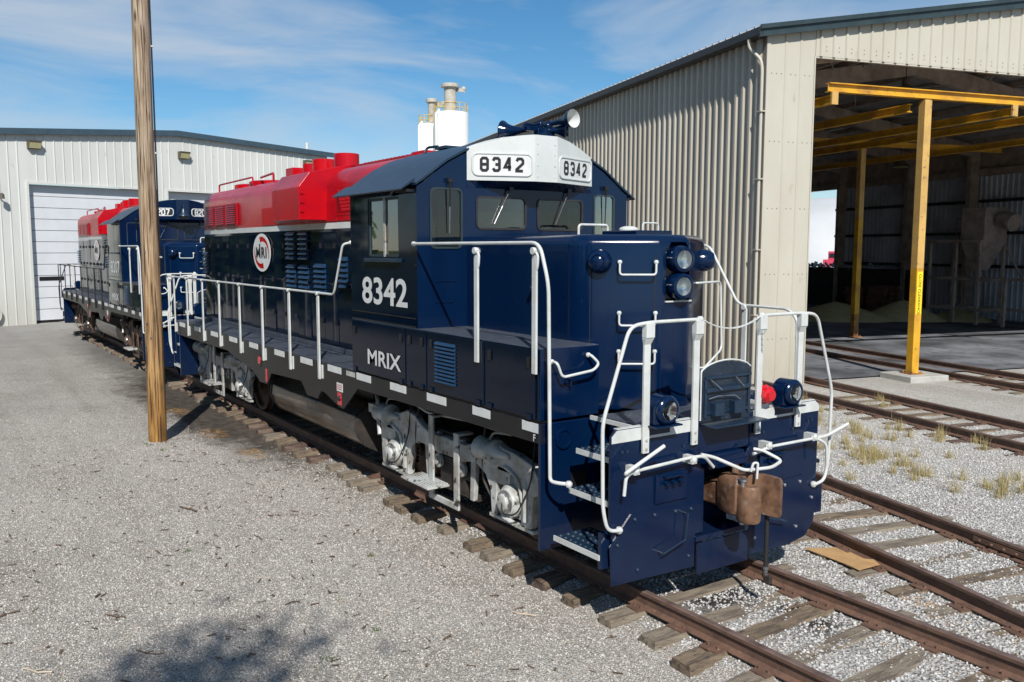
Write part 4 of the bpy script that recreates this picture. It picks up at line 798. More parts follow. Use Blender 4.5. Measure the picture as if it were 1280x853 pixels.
                q = MB(); ye = YC + s * yo_; a, b_ = sorted((ye, ye + s * .012)); bx3(q, xa, xb, a, b_, z - .045, z + .004); q.build('tread_nosing', 'white', so, smooth=0)
            ya, yb = sorted((YC + s * .62, YC + s * .98)); mb = MB(); bx3(mb, -.6, -.05, ya, ya + .02, .5, 1.54); B(mb, 'step_side_plate', 'navy')
            q = MB(); ya, yb = sorted((YC + s * 1.10, YC + s * 1.54)); bx3(q, -.09, -.05, ya, yb, .42, .75); B(q, 'step_hanger', 'navy', bevel=.005)
        # end sheet with coupler pocket
        P = [(-1.42, 1.25), (-1.42, 1.60), (-1.36, 1.66), (-.86, 1.66), (-.42, 1.64), (-.36, 1.64), (-.36, 1.30), (-.26, 1.16), (-.26, .55), (-1.36, .55), (-1.42, .8)]
        for s in (-1, 1):
            mb = MB(); PP = [(-s * y, z) for y, z in P]; a, b_ = sorted((fx(-.03), fx(0))); mb.prism(PP, 'x', a, b_); es = B(mb, 'end_sheet', 'navy', bevel=.005)
            q = MB(); ya, yb = sorted((s * .40, s * 1.415)); xx = (0.001, .005); PW = [(s * 1.415, 1.545), (s * 1.415, 1.60), (s * 1.355, 1.655), (s * .40, 1.655), (s * .40, 1.545)]; a, b_ = sorted((fx(.001), fx(.006))); q.prism(PW, 'x', a, b_); bx3(q, -.05, .001, min(s * .42, s * 1.35), max(s * .42, s * 1.35), 1.661, 1.668); q.build('white_edge', 'white', es, smooth=0)
            q = MB(); q.tube(T([(-.86, s * 1.14, 1.63), (-.45, s * 1.10, 1.64), (-.03, s * .95, 1.60)]), .02) if False else None
            bx3(q, -.80, -.10, min(s * .98, s * 1.0), max(s * .98, s * 1.0), 1.585, 1.625); q.build('kick_strip', 'white', es)
            for yy, zz in ((1.30, 1.46), (1.24, 1.46), (1.0, 1.40), (.55, 1.42)): bt = MB(); bt.cyl((fx(.0), s * yy, zz), (fx(.014), s * yy, zz), .014, n=8); bt.build('bolt_head', 'navy_top', es)
            bt = MB(); bx3(bt, 0, .02, min(s * .5, s * .9), max(s * .5, s * .9), .93, 1.19); bx3(bt, .0, .07, min(s * .58, s * .82), max(s * .58, s * .82), 1.165, 1.18); bt.build('socket_panel', 'navy', es, bevel=.003)
            for k in range(3): bt = MB(); bt.cyl((fx(.0), s * (.62 + k * .085), 1.13), (fx(.07), s * (.62 + k * .085), 1.10), .022, n=10); bt.build('jumper_socket', 'navy', es, bevel=.003)
            # pilot plates
            a, b_ = sorted((fx(.001), fx(.009))); PP = [(s * 1.40, .27), (s * 1.43, .63), (s * 1.36, .70), (s * 1.18, .885), (s * .38, .86), (s * .38, .24)] if s < 0 or end else [(s * 1.38, .36), (s * 1.43, .63), (s * 1.36, .80), (s * 1.18, .90), (s * .38, .86), (s * .38, .20), (s * 1.0, .19), (s * 1.25, .23)]
            mb = MB(); mb.prism(PP, 'x', a, b_); pp = B(mb, 'pilot_plate', 'navy', smooth=0)
            for yy, zz in ((1.14, .83), (.90, .83), (.64, .82), (.44, .81), (1.34, .63), (.46, .36), (1.1, .36)): bt = MB(); bt.lathe((fx(.008), s * yy, zz), (1 if end == 0 else -1, 0, 0), [(0, .02), (.012, .018), (.02, .008), (.02, 0)], 10); bt.build('bolt_head', 'steel' if s > 0 else 'navy_top', pp)
            g = MB(); g.tube(T([(.008, s * .85, .48), (.085, s * .85, .48), (.085, s * .58, .56), (.085, s * .55, .80), (.008, s * .55, .80)]), .007, .01, 6); g.build('pilot_grab_iron', 'navy_top', pp)
            # step support bar below the bottom tread
            # corner handrail
            rl = MB(); y_ = lambda v: s * v
            rl.tube(T([(.05, y_(1.33), .775), (.05, y_(1.49), .80), (.05, y_(1.545), 1.0), (.05, y_(1.56), 1.75), (.05, y_(1.27), 2.56), (.05, y_(1.05), 2.585), (.05, y_(.42), 2.585)]), .0165, .1); rl.sphere((fx(.03), y_(1.34), .775), .035, 8); rl.sphere((fx(.05), y_(.42), 2.585), .034, 8); er = B(rl, 'end_handrail', rail_m if (front_loco or end == 0) else 'black')
            for yy, zt in ((1.045, 2.55), (.435, 2.55)):
                st = MB(); bx3(st, .012, .040, y_(yy) - .037, y_(yy) + .037, 1.42, zt - .15); bx3(st, .012, .075, y_(yy) - .05, y_(yy) + .05, zt - .10, zt + .03); st.loft([[(fx(a), y_(yy) + b_, zt - .16) for a, b_ in ((.012, -.037), (.04, -.037), (.04, .037), (.012, .037))], [(fx(a), y_(yy) + b_, zt - .10) for a, b_ in ((.012, -.05), (.07, -.05), (.07, .05), (.012, .05))]]); st.build('stanchion', rail_m, er, bevel=.006)
                
                for zz in (1.46, 1.54): q = MB(); q.lathe((fx(.04), y_(yy), zz), (1 if end == 0 else -1, 0, 0), [(0, .014), (.01, .012), (.01, 0)], 8); q.build('stanchion_bolt', 'truck', er)
            # uncoupling lever
            lv = MB(); lv.tube(T([(.10, y_(.25), 1.20), (.12, y_(.40), 1.33), (.10, y_(.55), 1.33), (.10, y_(1.24), 1.30), (.10, y_(1.33), 1.27), (.10, y_(1.35), 1.10)] if s < 0 else [(.10, y_(.30), 1.25), (.10, y_(.55), 1.29), (.10, y_(1.26), 1.29), (.14, y_(1.38), 1.22), (.14, y_(1.40), 1.0)]), .0155, .06)
            lv.tube(T([(.10, y_(1.28), 1.29), (.13, y_(1.38), 1.30), (.22, y_(1.0 if s < 0 else 1.62), 1.52 if s < 0 else 1.42)]), .017, .05)
            for yy in (1.22, .52): bx3(lv, .0, .12, y_(yy) - .03, y_(yy) + .03, 1.27, 1.34); lv.sphere((fx(.10), y_(yy), 1.305), .04, 8)
            B(lv, 'uncoupling_lever', rail_m, bevel=0)
            # ditch lamp on its shelf
            yl = s * .86; q = MB(); bx3(q, -.06, .15, yl - .17, yl + .15, 1.655, 1.67); bx3(q, .006, .012, yl - .15, yl + .13, 1.57, 1.655); B(q, 'lamp_bracket', 'navy', bevel=.004)
            hb_ = MB(); a, b_ = sorted((fx(-.06), fx(.09))); hb_.prism([(yl + .128 * math.cos(R(t)), 1.80 + .132 * math.sin(R(t))) for t in range(0, 181, 15)] + [(yl - .128, 1.672), (yl + .128, 1.672)], 'x', a, b_); hb_.build('ditch_lamp_housing', 'navy', root, bevel=.01)
            lamp(root, (fx(.135), yl, 1.80), (1 if end == 0 else -1, 0, 0), .088, .085, 'ditch_light')
        q = MB(); q.tube(T([(.10, -.42, 1.34), (.14, -.30, 1.31), (.30, -.05, 1.18), (.34, .28, 1.17), (.30, .48, 1.2), (.16, .36, 1.29), (.10, .30, 1.30)]), .0165, .06); q.tube(T([(.33, .0, 1.17), (.34, .02, 1.25), (.36, .06, 1.25), (.36, .05, 1.1)]), .012, .04); B(q, 'uncoupling_rod', rail_m)
        # red marker
        q = MB(); q.lathe((fx(-.02), .54, 1.80), (1 if end == 0 else -1, 0, 0), [(0, .0), (0, .085), (.04, .10), (.05, .085), (.085, .08), (.10, .085), (.11, .07), (.13, .055), (.13, 0)], 10); B(q, 'red_marker_lamp', 'redlens', smooth=20)
        q = MB(); bx3(q, -.02, .0, .46, .62, 1.66, 1.72); B(q, 'marker_bracket', 'white')
        # drop plate (folded gangway) in the middle
        base = fx(.03); yb0, yb1 = -.36, .30
        arc = [(yb0, 1.63)] + [(yb0 + (yb1 - yb0) * k / 12, 2.09 + .085 * math.sin(math.pi * k / 12) ** .6) for k in range(13)] + [(yb1, 1.60)]
        mb = MB(); a, b_ = sorted((fx(.02), fx(.045))); mb.prism(arc, 'x', a, b_); dp = B(mb, 'gangway_plate', 'slate', bevel=.004)
        q = MB(); q.tube([(fx(.035), yb0 - .012, 1.64)] + [(fx(.035), p[0] + (-.012 if p[0] < 0 and i == 0 else 0), p[1] + .012) for i, p in enumerate(arc[1:-1])], .008, .02); q.build('plate_rim', 'white', dp)
        q = MB(); bx3(q, .045, .075, yb0 + .03, yb1 - .03, 1.90, 1.94); bx3(q, .045, .065, yb0 + .03, yb1 - .01, 2.02, 2.045); bx3(q, .045, .06, yb0 + .02, yb0 + .05, 1.66, 2.02); bx3(q, .045, .06, yb1 - .05, yb1 - .02, 1.66, 2.02); bx3(q, .045, .12, yb0 + .10, yb0 + .22, 1.68, 1.80); bx3(q, .045, .12, yb0 + .36, yb0 + .50, 1.68, 1.80); bx3(q, .045, .06, yb0 + .05, yb1 - .05, 1.69, 1.72)
        q.build('plate_rib', 'navy_top', dp, bevel=.004)
        q = MB(); q.tube(T([(.07, yb0 + .08, 2.02), (.10, yb0 + .2, 1.92)]), .006, n=6); q.tube(T([(.07, yb0 + .42, 2.02), (.10, yb0 + .50, 1.93)]), .006, n=6); q.tube(T([(.07, yb0 + .06, 1.84), (.08, yb0 + .16, 1.86), (.08, yb0 + .4, 1.85), (.08, yb0 + .48, 1.80)]), .006, .03, n=6); q.build('safety_wire', 'steel', dp)
        q = MB(); bx3(q, .0, .20, yb0 + .02, yb1 + .10, 1.585, 1.60); B(q, 'gangway_step', 'navy_top', bevel=.004)
        # centre pocket: draft gear housing
        q = MB(); bx3(q, -.35, -.30, -.40, .40, .45, 1.60); bx3(q, -.3, -.02, -.40, -.37, .55, 1.3); bx3(q, -.3, -.02, .37, .40, .55, 1.3); bx3(q, -.30, .06, -.26, .28, 1.16, 1.22); bx3(q, -.04, -.01, -.36, .36, 1.30, 1.58)
        q.prism([(-.27, 1.20), (.28, 1.20), (.22, 1.30), (-.22, 1.30)], 'x', *sorted((fx(-.1), fx(.05)))); B(q, 'draft_gear_housing', 'navy', bevel=.008)
        q = MB(); bx3(q, -.3, .03, -.38, .30, .48, .53); bx3(q, .005, .028, -.36, .38, .16, .46); q.obox((fx(.02), -.02, .33), (0, 1, 0), (1, 0, 0), .40, .02, .10) if False else None; B(q, 'pilot_centre_plate', 'navy', bevel=.005)
        # coupler
        q = MB(); bx3(q, -.3, .14, -.10, .10, .78, 1.0); cp = B(q, 'coupler', 'coupler', bevel=.02); cp.scale = (1, .88, 1)
        q = MB(); a_, b_ = -.02, 0
        P = [(.02, -.12), (.10, -.155), (.20, -.19), (.29, -.185), (.325, -.13), (.30, -.07), (.27, -.02), (.255, .05), (.26, .11), (.20, .155), (.06, .14)]; q = MB()
        mid = [(fx(x_), y_) for x_, y_ in P]; c0 = (sum(p[0] for p in mid) / len(mid), sum(p[1] for p in mid) / len(mid)); sh_ = lambda k: [(c0[0] + (p[0] - c0[0]) * k, c0[1] + (p[1] - c0[1]) * k) for p in mid]
        q.loft([[(x_, y_, z) for x_, y_ in sh_(k)] for z, k in ((.755, .80), (.785, .97), (.83, 1.0), (1.03, 1.0), (1.085, .95), (1.115, .78))]); q.build('coupler_head', 'coupler', cp, smooth=50)
        P = [(.30, -.165), (.36, -.185), (.43, -.165), (.475, -.11), (.485, -.05), (.465, -.005), (.43, .0), (.405, -.03), (.39, -.075), (.34, -.075), (.30, -.10)]; q = MB(); mid = [(fx(x_), y_) for x_, y_ in P]; c0 = (fx(.38), -.09)
        q.loft([[(x_, y_, z) for x_, y_ in sh_(k)] for z, k in ((.715, .90), (.735, 1.0), (1.03, 1.0), (1.055, .90))]); q.build('knuckle', 'coupler', cp, smooth=50)
        q = MB(); q.cyl((fx(.335), -.13, .69), (fx(.335), -.13, 1.10), .028, n=14); q.lathe((fx(.335), -.13, 1.10), (0, 0, 1), [(0, .045), (.018, .042), (.02, 0)], 14); q.build('knuckle_pin', 'steel', cp)
        P = [(.18, .11), (.25, .06), (.30, .10), (.38, .15), (.49, .165), (.54, .185), (.54, .225), (.42, .245), (.26, .235), (.18, .19)]; q = MB(); mid = [(fx(x_), y_) for x_, y_ in P]; c0 = (fx(.34), .17)
        q.loft([[(x_, y_, z) for x_, y_ in sh_(k)] for z, k in ((.75, .92), (.775, 1.0), (1.09, 1.0), (1.12, .90))]); q.build('guard_arm', 'coupler', cp, smooth=50)
        q = MB(); q.cyl((fx(.16), -.02, 1.10), (fx(.16), -.02, 1.20), .035, n=10); q.build('lock_lifter', 'coupler', cp)
        # brake hose with glad hand
        q = MB(); q.tube(T([(.02, .40, 1.0), (.30, .26, .95), (.38, .19, .78), (.38, .19, .20)]), .022, .12); hs_ = B(q, 'brake_hose', 'rubber')
        q = MB(); q.lathe((fx(.38), .19, .24), (0, 0, -1), [(0, .03), (.03, .03), (.03, .022), (.06, .022)], 10); q.build('hose_clamp', 'steel', hs_); q = MB(); q.sphere((fx(.38), .19, .15), .035, 8); bx3(q, .37, .45, .17, .21, .08, .16); q.build('glad_hand', 'truckdark', hs_, bevel=.008)
        q = MB(); q.box(*sorted((fx(.03), fx(.12))), -.02 + .34, .12 + .34, .95, 1.10); q.build('angle_cock', 'navy', hs_, bevel=.015)
        # chain between the end handrails
        if end == 0:
            for ya, za, yb, zb_, sag, nl in ((-.40, 2.585, .40, 2.585, .10, 30), (.42, 2.58, .44, 2.25, .0, 12)):
                q = MB()
                for k in range(nl):
                    u = (k + .5) / nl; y_ = ya + (yb - ya) * u; z_ = za + (zb_ - za) * u - sag * 4 * u * (1 - u); q2 = MB()
                    q.obox((.06, y_, z_), (0, yb - ya, (zb_ - za) - sag * 4 * (1 - 2 * u)), (1, 0, 0) if k % 2 else (.3, 0, 1), .017, .009 if k % 2 else .005, .005 if k % 2 else .009)
                B(q, 'safety_chain', rail_m)
    # battery box front corner gusset
    q = MB(); q.obox((-.5, YC - 1.33, .42), (0, 1, 0), (1, 0, 0), .2, .005, .1) if False else None
    # ---- fuel tank
    tp = [(-1.15, 1.02), (-1.36, .86), (-1.38, .72), (-1.33, .55), (-1.22, .42), (-1.05, .33), (-.8, .28), (.8, .28), (1.05, .33), (1.22, .42), (1.33, .55), (1.38, .72), (1.36, .86), (1.15, 1.02)]
    mb = MB(); mb.prism([(YC + a, z) for a, z in tp], 'x', -9.15, -5.62); ft = B(mb, 'fuel_tank', 'tank', smooth=50, bevel=.012)
    for xa in (-5.62, -9.19): q = MB(); q.prism([(YC + a * 1.01, z) for a, z in tp], 'x', xa, xa + .04); q.build('tank_end_flange', 'truckdark', ft, smooth=40)
    q = MB(); q.box(-9.0, -5.8, YC - 1.0, YC + 1.0, 1.0, 1.35); B(q, 'air_reservoir_rack', 'truckdark')
    q = MB(); q.tube([(-5.35, -1.1, 1.2), (-5.1, -1.2, 1.15), (-5.1, -1.2, 1.0), (-4.95, -1.25, .72)], .03); q.box(-5.3, -5.05, -1.25, -1.1, .98, 1.1); B(q, 'drain_pipe', 'truck')
    # ---- trucks
    for xc, fl in ((-3.33, 1), (-12.78, -1)):
        tk_src = MB()
        for s in (-1, 1):
            y0 = YC + s * 1.09 - .02; y1 = YC + s * 1.19 - .02
            X_ = lambda v: xc + v
            # cast side frame silhouette with arches over the wheels
            hu_ = [(.0, .96), (.42, .95), (.66, 1.02), (.80, 1.10), (1.02, 1.14), (1.22, 1.07), (1.50, 1.05), (1.76, .99), (1.90, .86), (1.90, .70)]
            up_ = [(-a, z) for a, z in reversed(hu_[1:])] + hu_
            hl_ = [(1.80, .66), (1.755, .30), (1.64, .28), (1.625, .66), (1.58, .80), (1.16, .80), (1.115, .66), (1.10, .28), (1.0, .28), (.975, .56), (.88, .70), (.70, .78), (.50, .77), (.40, .74)]
            lo = hl_ + [(-a, z) for a, z in reversed(hl_)]
            mb = MB(); mb.prism([(X_(a), z) for a, z in up_ + lo], 'y', y0, y1); sf = B(mb, 'truck_side_frame', tr, bevel=.018)
            for sg in (-1, 1):
                rb_ = MB(); rb_.tube([(X_(sg * 1.86), y1 if s > 0 else y0, .80), (X_(sg * 1.70), y1 if s > 0 else y0, .96), (X_(sg * 1.2), y1 if s > 0 else y0, 1.0), (X_(sg * .8), y1 if s > 0 else y0, .92), (X_(sg * .5), y1 if s > 0 else y0, .88)], .028, .15, 6)
                rb_.box(X_(sg * 1.37) - .42, X_(sg * 1.37) + .42, min(y0, y1) + .01, max(y0, y1) - .01, .25, .285)
                rb_.build('frame_rib', tr, sf)
            ye = (y1 if s > 0 else y0)
            for sg in (-1, 1):
                jx = X_(sg * 1.37); jb_ = MB(); jb_.box(jx - .19, jx + .19, min(ye, ye + s * .06), max(ye, ye + s * .06), .33, .80); jb_.lathe((jx, ye + s * .04, .51), (0, s, 0), [(0, .19), (.07, .185), (.10, .15), (.12, .15), (.125, .10), (.17, .095), (.18, .07), (.18, 0)], 20); jo = jb_.build('journal_box', tr, root, bevel=.01)
                jc = MB(); jc.lathe((jx, ye + s * .155, .51), (0, s, 0), [(0, .135), (.025, .13), (.03, .05), (.05, .045), (.05, 0)], 18)
                for k in range(6): jc.cyl((jx + .10 * math.cos(k * 1.047), ye + s * .17, .51 + .10 * math.sin(k * 1.047)), (jx + .10 * math.cos(k * 1.047), ye + s * .195, .51 + .10 * math.sin(k * 1.047)), .016, n=6)
                jc.build('journal_cap', 'steel', jo)
                sp_ = MB(); sp_.tube([(jx + .26, ye + s * .02, .95), (jx + .30, ye + s * .10, .75), (jx + .30, ye + s * .10, .36)], .035, .1, 8); sp_.box(jx + .20, jx + .34, min(ye, ye + s * .09), max(ye, ye + s * .09), .30, .66); sp_.tube([(jx - .27, ye + s * .04, .84), (jx - .05, ye + s * .12, .88), (jx + .16, ye + s * .10, .80), (jx + .24, ye + s * .1, .55)], .022, .08, 8); sp_.box(jx - .24, jx + .0, min(ye, ye + s * .10), max(ye, ye + s * .10), .66, .86); sp_.tube([(jx - .2, ye + s * .05, .3), (jx - .05, ye + s * .14, .33), (jx + .12, ye + s * .12, .30)], .03, .05, 8); sp_.build('brake_linkage', tr, jo, bevel=.008)
                # coil springs either side of box
                co_ = MB()
                for dx in (-.25, .25):
                    for k in range(7): co_.lathe((jx + dx, ye - s * .05, .40 + k * .055), (0, 0, 1), [(0, .05), (.012, .07), (.026, .07), (.038, .05)], 12)
                co_.build('coil_spring', 'truckdark', jo)
            # brake cylinders
            for sg in (-1, 1):
                cx_ = X_(sg * .98) if sg > 0 else X_(-1.62)
                bc = MB(); bc.lathe((cx_ - .22, ye + s * .10, 1.0), (1, 0, 0), [(0, .0), (0, .115), (.03, .135), (.06, .12), (.30, .12), (.32, .14), (.36, .14), (.38, .09), (.44, .05), (.62, .03), (.62, 0)], 20); bc.tube([(cx_, ye + s * .1, 1.12), (cx_ + .1, ye + s * .12, 1.22), (cx_ + .4, ye + s * .05, 1.24)], .014, .08, 6); B(bc, 'brake_cylinder', tr)
            # swing hanger, spring and step stirrup
            ls = MB()
            for k in range(7): ls.box(X_(-.52 + k * .035), X_(.52 - k * .035), min(ye - s * .08, ye + s * .02), max(ye - s * .08, ye + s * .02), .50 + .028 * k, .525 + .028 * k)
            ls.box(X_(-.55), X_(.55), min(ye - s * .12, ye), max(ye - s * .12, ye), .28, .36); ls.box(X_(-.3), X_(.3), min(ye - s * .1, ye + s * .01), max(ye - s * .1, ye + s * .01), .33, .50); B(ls, 'leaf_spring', 'truckdark', bevel=.006)
            for g_ in (-1, 1): bo = MB(); bo.prism([(X_(g_ * .62), .82), (X_(g_ * .56), .30), (X_(g_ * .48), .30), (X_(g_ * .50), .82)], 'y', ye, ye + s * .06); B(bo, 'swing_hanger', tr, bevel=.01)
            sx = -.1; yo = ye + s * .20; sg_ = MB(); ysp = lambda w_: (min(yo - w_, yo + w_), max(yo - w_, yo + w_))
            for lx, zt_ in ((X_(-.18), 1.22), (X_(.42), 1.10)):
                sg_.box(lx - .055, lx + .055, *ysp(.014), .24, zt_); sg_.box(lx - .055, lx + .055, min(ye, yo), max(ye, yo), zt_ - .03, zt_)
            sg_.box(X_(-.18) - .055, X_(.42) + .055, *ysp(.0155), .19, .265)
            sto = B(sg_, 'step_stirrup', tr if front_loco else 'truckbrown', bevel=.008); q = MB(); q.box(X_(-.62), X_(.08), min(yo - s * .10, yo + s * .20), max(yo - s * .10, yo + s * .20), .375, .40)
            for k in range(7): q.box(X_(-.60), X_(.06), yo + s * (-.08 + k * .042) - .012, yo + s * (-.08 + k * .042) + .012, .40, .414)
            q.build('stirrup_tread', 'truck', sto, bevel=.004)
            for sg in (-1, 1):
                sp2 = MB(); bx_ = X_(sg * 1.37 - .58 * sg); sp2.tube([(bx_, ye + s * .03, 1.25), (bx_ + .03, ye + s * .10, 1.0), (bx_ + sg * .02, ye + s * .08, .62), (bx_ + sg * .25, ye + s * .02, .30), (bx_ + sg * .05, ye - s * .05, .16)], .016, .08, 6); B(sp2, 'sand_pipe', 'truckdark')
                cb = MB(); cx0 = X_(sg * 1.37); cb.tube([(cx0, ye + s * .20, .55), (cx0 + .08, ye + s * .26, .42), (cx0 + .3, ye + s * .22, .45), (cx0 + .42, ye + s * .12, .8), (cx0 + .45, ye + s * .08, 1.3)], .009, .12, 6); B(cb, 'speed_cable', 'rubber')
                ck = MB(); ck.lathe((X_(sg * .28), ye + s * .02, .62), (0, s, 0), [(0, .09), (.04, .09), (.05, .05), (.07, .05), (.07, 0)], 14); ck.box(X_(sg * .28) - .03, X_(sg * .28) + .03, min(ye, ye + s * .05), max(ye, ye + s * .05), .62, .98); B(ck, 'brake_lever', tr, bevel=.006)
            ab = MB(); ab.tube([(X_(-1.9), ye + s * .03, 1.22), (X_(-.9), ye + s * .05, 1.24), (X_(-.5), ye + s * .06, 1.18), (X_(.5), ye + s * .05, 1.24), (X_(1.3), ye + s * .03, 1.22)], .02, .1, 6); B(ab, 'air_pipe', tr)
        for sg in (-1, 1):
            ax = xc + sg * 1.37; wl = MB()
            for s in (-1, 1): wl.lathe((ax, YC - .02 + s * .68, .508), (0, s, 0), [(0, 0), (0, .535), (.03, .535), (.045, .51), (.135, .505), (.14, .43), (.07, .40), (.06, .22), (.12, .15), (.14, .12), (.14, 0)], 40)
            wl.cyl((ax, -.8, .508), (ax, .85, .508), .09); B(wl, 'wheelset', ['truckbrown'], smooth=35)
            q = MB(); q.box(ax - .45, ax + .3, -.5, .5, .3, .95); B(q, 'traction_motor', 'truckdark', bevel=.05)
            for s in (-1, 1):
                q = MB(); q.box(ax + sg * .52 - .04, ax + sg * .52 + .04, YC + s * .74 - .07, YC + s * .74 + .07, .32, .7); B(q, 'brake_shoe', 'truckdark', bevel=.01)
        q = MB(); q.box(xc - .35, xc + .35, YC - 1.1, YC + 1.1, .55, 1.0); q.box(xc - 1.9, xc + 1.9, YC - .95, YC - .8, .75, .95); q.box(xc - 1.9, xc + 1.9, YC + .8, YC + .95, .75, .95); B(q, 'truck_bolster', 'truckdark', bevel=.02)
    return root

loco1 = make_loco((0, 0, 0), 0, 'navy and red locomotive numbered 8342 with a white number housing and white handrails', '8342', True)
loco2 = make_loco((-17.1, -.13, 0), R(.5), 'navy and red locomotive numbered 8207 with a bell over its windshield, behind the front one', '8207', False)

# ------------------------------------------------------------------ utility pole
pole = empty('utility_pole', (-10.62, -2.92, -.25)); tag(pole, 'tall bare wooden pole standing in the gravel in front of the gap between the locomotives', 'utility pole')
mb = MB(); rings = []
for k in range(15):
    z = k * .8; r_ = .158 - .0022 * z; rings.append([(r_ * (1 + .025 * math.sin(3 * a + k)) * math.cos(a) + .004 * z, r_ * (1 + .03 * math.sin(2 * a + 1)) * math.sin(a) + .008 * math.sin(k * .7), z) for a in [2 * math.pi * j / 20 for j in range(20)]])
mb.loft(rings); mb.build('pole_shaft', 'pole', pole, smooth=60)
mb = MB(); mb.tube([(.04, .155, 3.0), (.045, .158, 6), (.06, .15, 9), (.07, .14, 11.2)], .014); mb.build('cable', 'black', pole)
mb = MB()
for z in (3.3, 5.1, 6.9, 8.7): mb.box(.02, .07, .13, .185, z, z + .03)
mb.build('cable_clip', 'truck', pole)
for z, a in ((1.9, -.5), (2.15, -.9), (1.75, -1.2), (3.4, -.7), (2.6, -.3)):
    mb = MB(); mb.obox((.158 * math.cos(a), .158 * math.sin(a), z), (math.cos(a), math.sin(a), 0), (-math.sin(a), math.cos(a), 0), .004, .012, .018); mb.build('staple', 'steel', pole)

# ------------------------------------------------------------------ ribbed metal walls
def ribbed(mb, P, ux, out_, s0, s1, zb, zt, pitch=.305, rib=.032, wb=.055, wt=.028, phase=0):
    P = Vector(P); ux = Vector(ux); out_ = Vector(out_); zt = zt if callable(zt) else (lambda s, v=zt: v); pts = [(s0, 0)]
    k = math.ceil((s0 - phase) / pitch)
    while phase + k * pitch < s1 - wb:
        c_ = phase + k * pitch
        if c_ - wb > s0: pts += [(c_ - wb, 0), (c_ - wt, rib), (c_ + wt, rib), (c_ + wb, 0)]
        k += 1
    pts.append((s1, 0)); n = len(pts); vs = []
    for s, h in pts: q = P + ux * s + out_ * h; vs += [(q.x, q.y, zb), (q.x, q.y, zt(s))]
    mb.add(vs, [(2 * i, 2 * i + 2, 2 * i + 3, 2 * i + 1) for i in range(n - 1)])
def slab(mb, P, ux, out_, s0, s1, d0, d1, z0, z1):
    """box in a wall frame, z may be a function of s"""
    P = Vector(P); ux = Vector(ux); out_ = Vector(out_); f = lambda z, s: z(s) if callable(z) else z
    vs = []
    for zz in (z0, z1):
        for s, d in ((s0, d0), (s1, d0), (s1, d1), (s0, d1)): q = P + ux * s + out_ * d; vs.append((q.x, q.y, f(zz, s)))
    mb.add(vs, [(0, 3, 2, 1), (4, 5, 6, 7), (0, 1, 5, 4), (1, 2, 6, 5), (2, 3, 7, 6), (3, 0, 4, 7)])

# ------------------------------------------------------------------ open shed on the right
shed = empty('open_shed', (0, 0, 0)); tag(shed, 'large beige ribbed metal shed with an open front, dark roof edge and white downspout', 'shed')
UP = Vector((0, 0, 1)); W_ = 23.0; D_ = 30.0; slope = .168
def zroof(n): return 8.36 + slope * min(max(n, 0), W_ - max(n, 0))
mb = MB(); ribbed(mb, BC, BD, -BN, 0, D_, -.25, 8.36, pitch=.305, rib=.07, wb=.085, wt=.035, phase=.25); mb.build('side_wall', 'siding2', shed, smooth=0, recalc=False)
mb = MB(); ribbed(mb, BC, BN, -BD, .10, 1.40, -.25, zroof, rib=.022, wb=.04, wt=.018, phase=.12, pitch=.43); mb.build('corner_panel', 'siding', shed, smooth=0, recalc=False)
mb = MB(); ribbed(mb, BC - BD * .012, BN, -BD, 1.40, 11.5, 7.88, zroof, rib=.035, wb=.05, wt=.024, phase=.05, pitch=.375); ribbed(mb, BC - BD * .012, BN, -BD, 11.5, 19.0, 7.88, zroof, rib=.035, wb=.05, wt=.024, pitch=.375); mb.build('front_header', 'siding', shed, smooth=0, recalc=False)
mb = MB(); ribbed(mb, BC, BN, -BD, 19.0, 23.0, -.25, zroof, rib=.022, wb=.04, wt=.018, pitch=.43); mb.build('corner_panel', 'siding', shed, smooth=0, recalc=False)
mb = MB(); slab(mb, BC, BN, BD, 0, .10, -.03, .30, -.25, 8.30); slab(mb, BC, BN, BD, 1.37, 1.405, -.02, .30, -.25, 7.88); slab(mb, BC, BN, BD, 1.405, 19.0, -.006, .10, 7.84, 7.90); mb.build('door_jamb_trim', 'siding', shed, smooth=0)
mb = MB()
for z in (1.0, 2.6, 4.2, 5.8, 7.4):
    for k in range(10): c_ = bw_(-.004, .16 + k * .135, z); mb.obox(c_, BN, UP, .009, .009, .004, BD)
for z in (8.02, 8.12):
    for k in range(44): c_ = bw_(-.016, 1.52 + k * .1875, z); mb.obox(c_, BN, UP, .009, .009, .004, BD)
mb.build('screw_rows', 'truckdark', shed, smooth=0)
# roof and edge trim
mb = MB()
for n0, n1 in ((-.27, 11.5), (11.5, 23.27)):
    q = [bw_(-.14, n0, 8.40 + slope * (n0 if n0 < 11.5 else 23 - n0)), bw_(-.14, n1, 8.40 + slope * (n1 if n1 <= 11.5 else 23 - n1)), bw_(D_, n1, 8.40 + slope * (n1 if n1 <= 11.5 else 23 - n1)), bw_(D_, n0, 8.40 + slope * (n0 if n0 < 11.5 else 23 - n0))]
    mb.add([tuple(p) for p in q] + [tuple(p + Vector((0, 0, .04))) for p in q], [(0, 3, 2, 1), (4, 5, 6, 7), (0, 1, 5, 4), (1, 2, 6, 5), (2, 3, 7, 6), (3, 0, 4, 7)])
mb.build('roof', 'roofm', shed, smooth=0)
mb = MB()
for k in range(int(D_ / .305)):
    d = .1 + k * .305; a = bw_(d, -.29, 8.39); b_ = bw_(d, 1.2, 8.38 + slope * 1.56); mb.obox((a + b_) / 2 + Vector((0, 0, .045)), (b_ - a), BD, (b_ - a).length / 2, .02, .022)
mb.build('roof_ribs', 'roofm', shed, smooth=0)
mb = MB(); sl_ = lambda o: (lambda s: 8.36 + slope * (s if s <= 11.5 else 23 - s) + o)
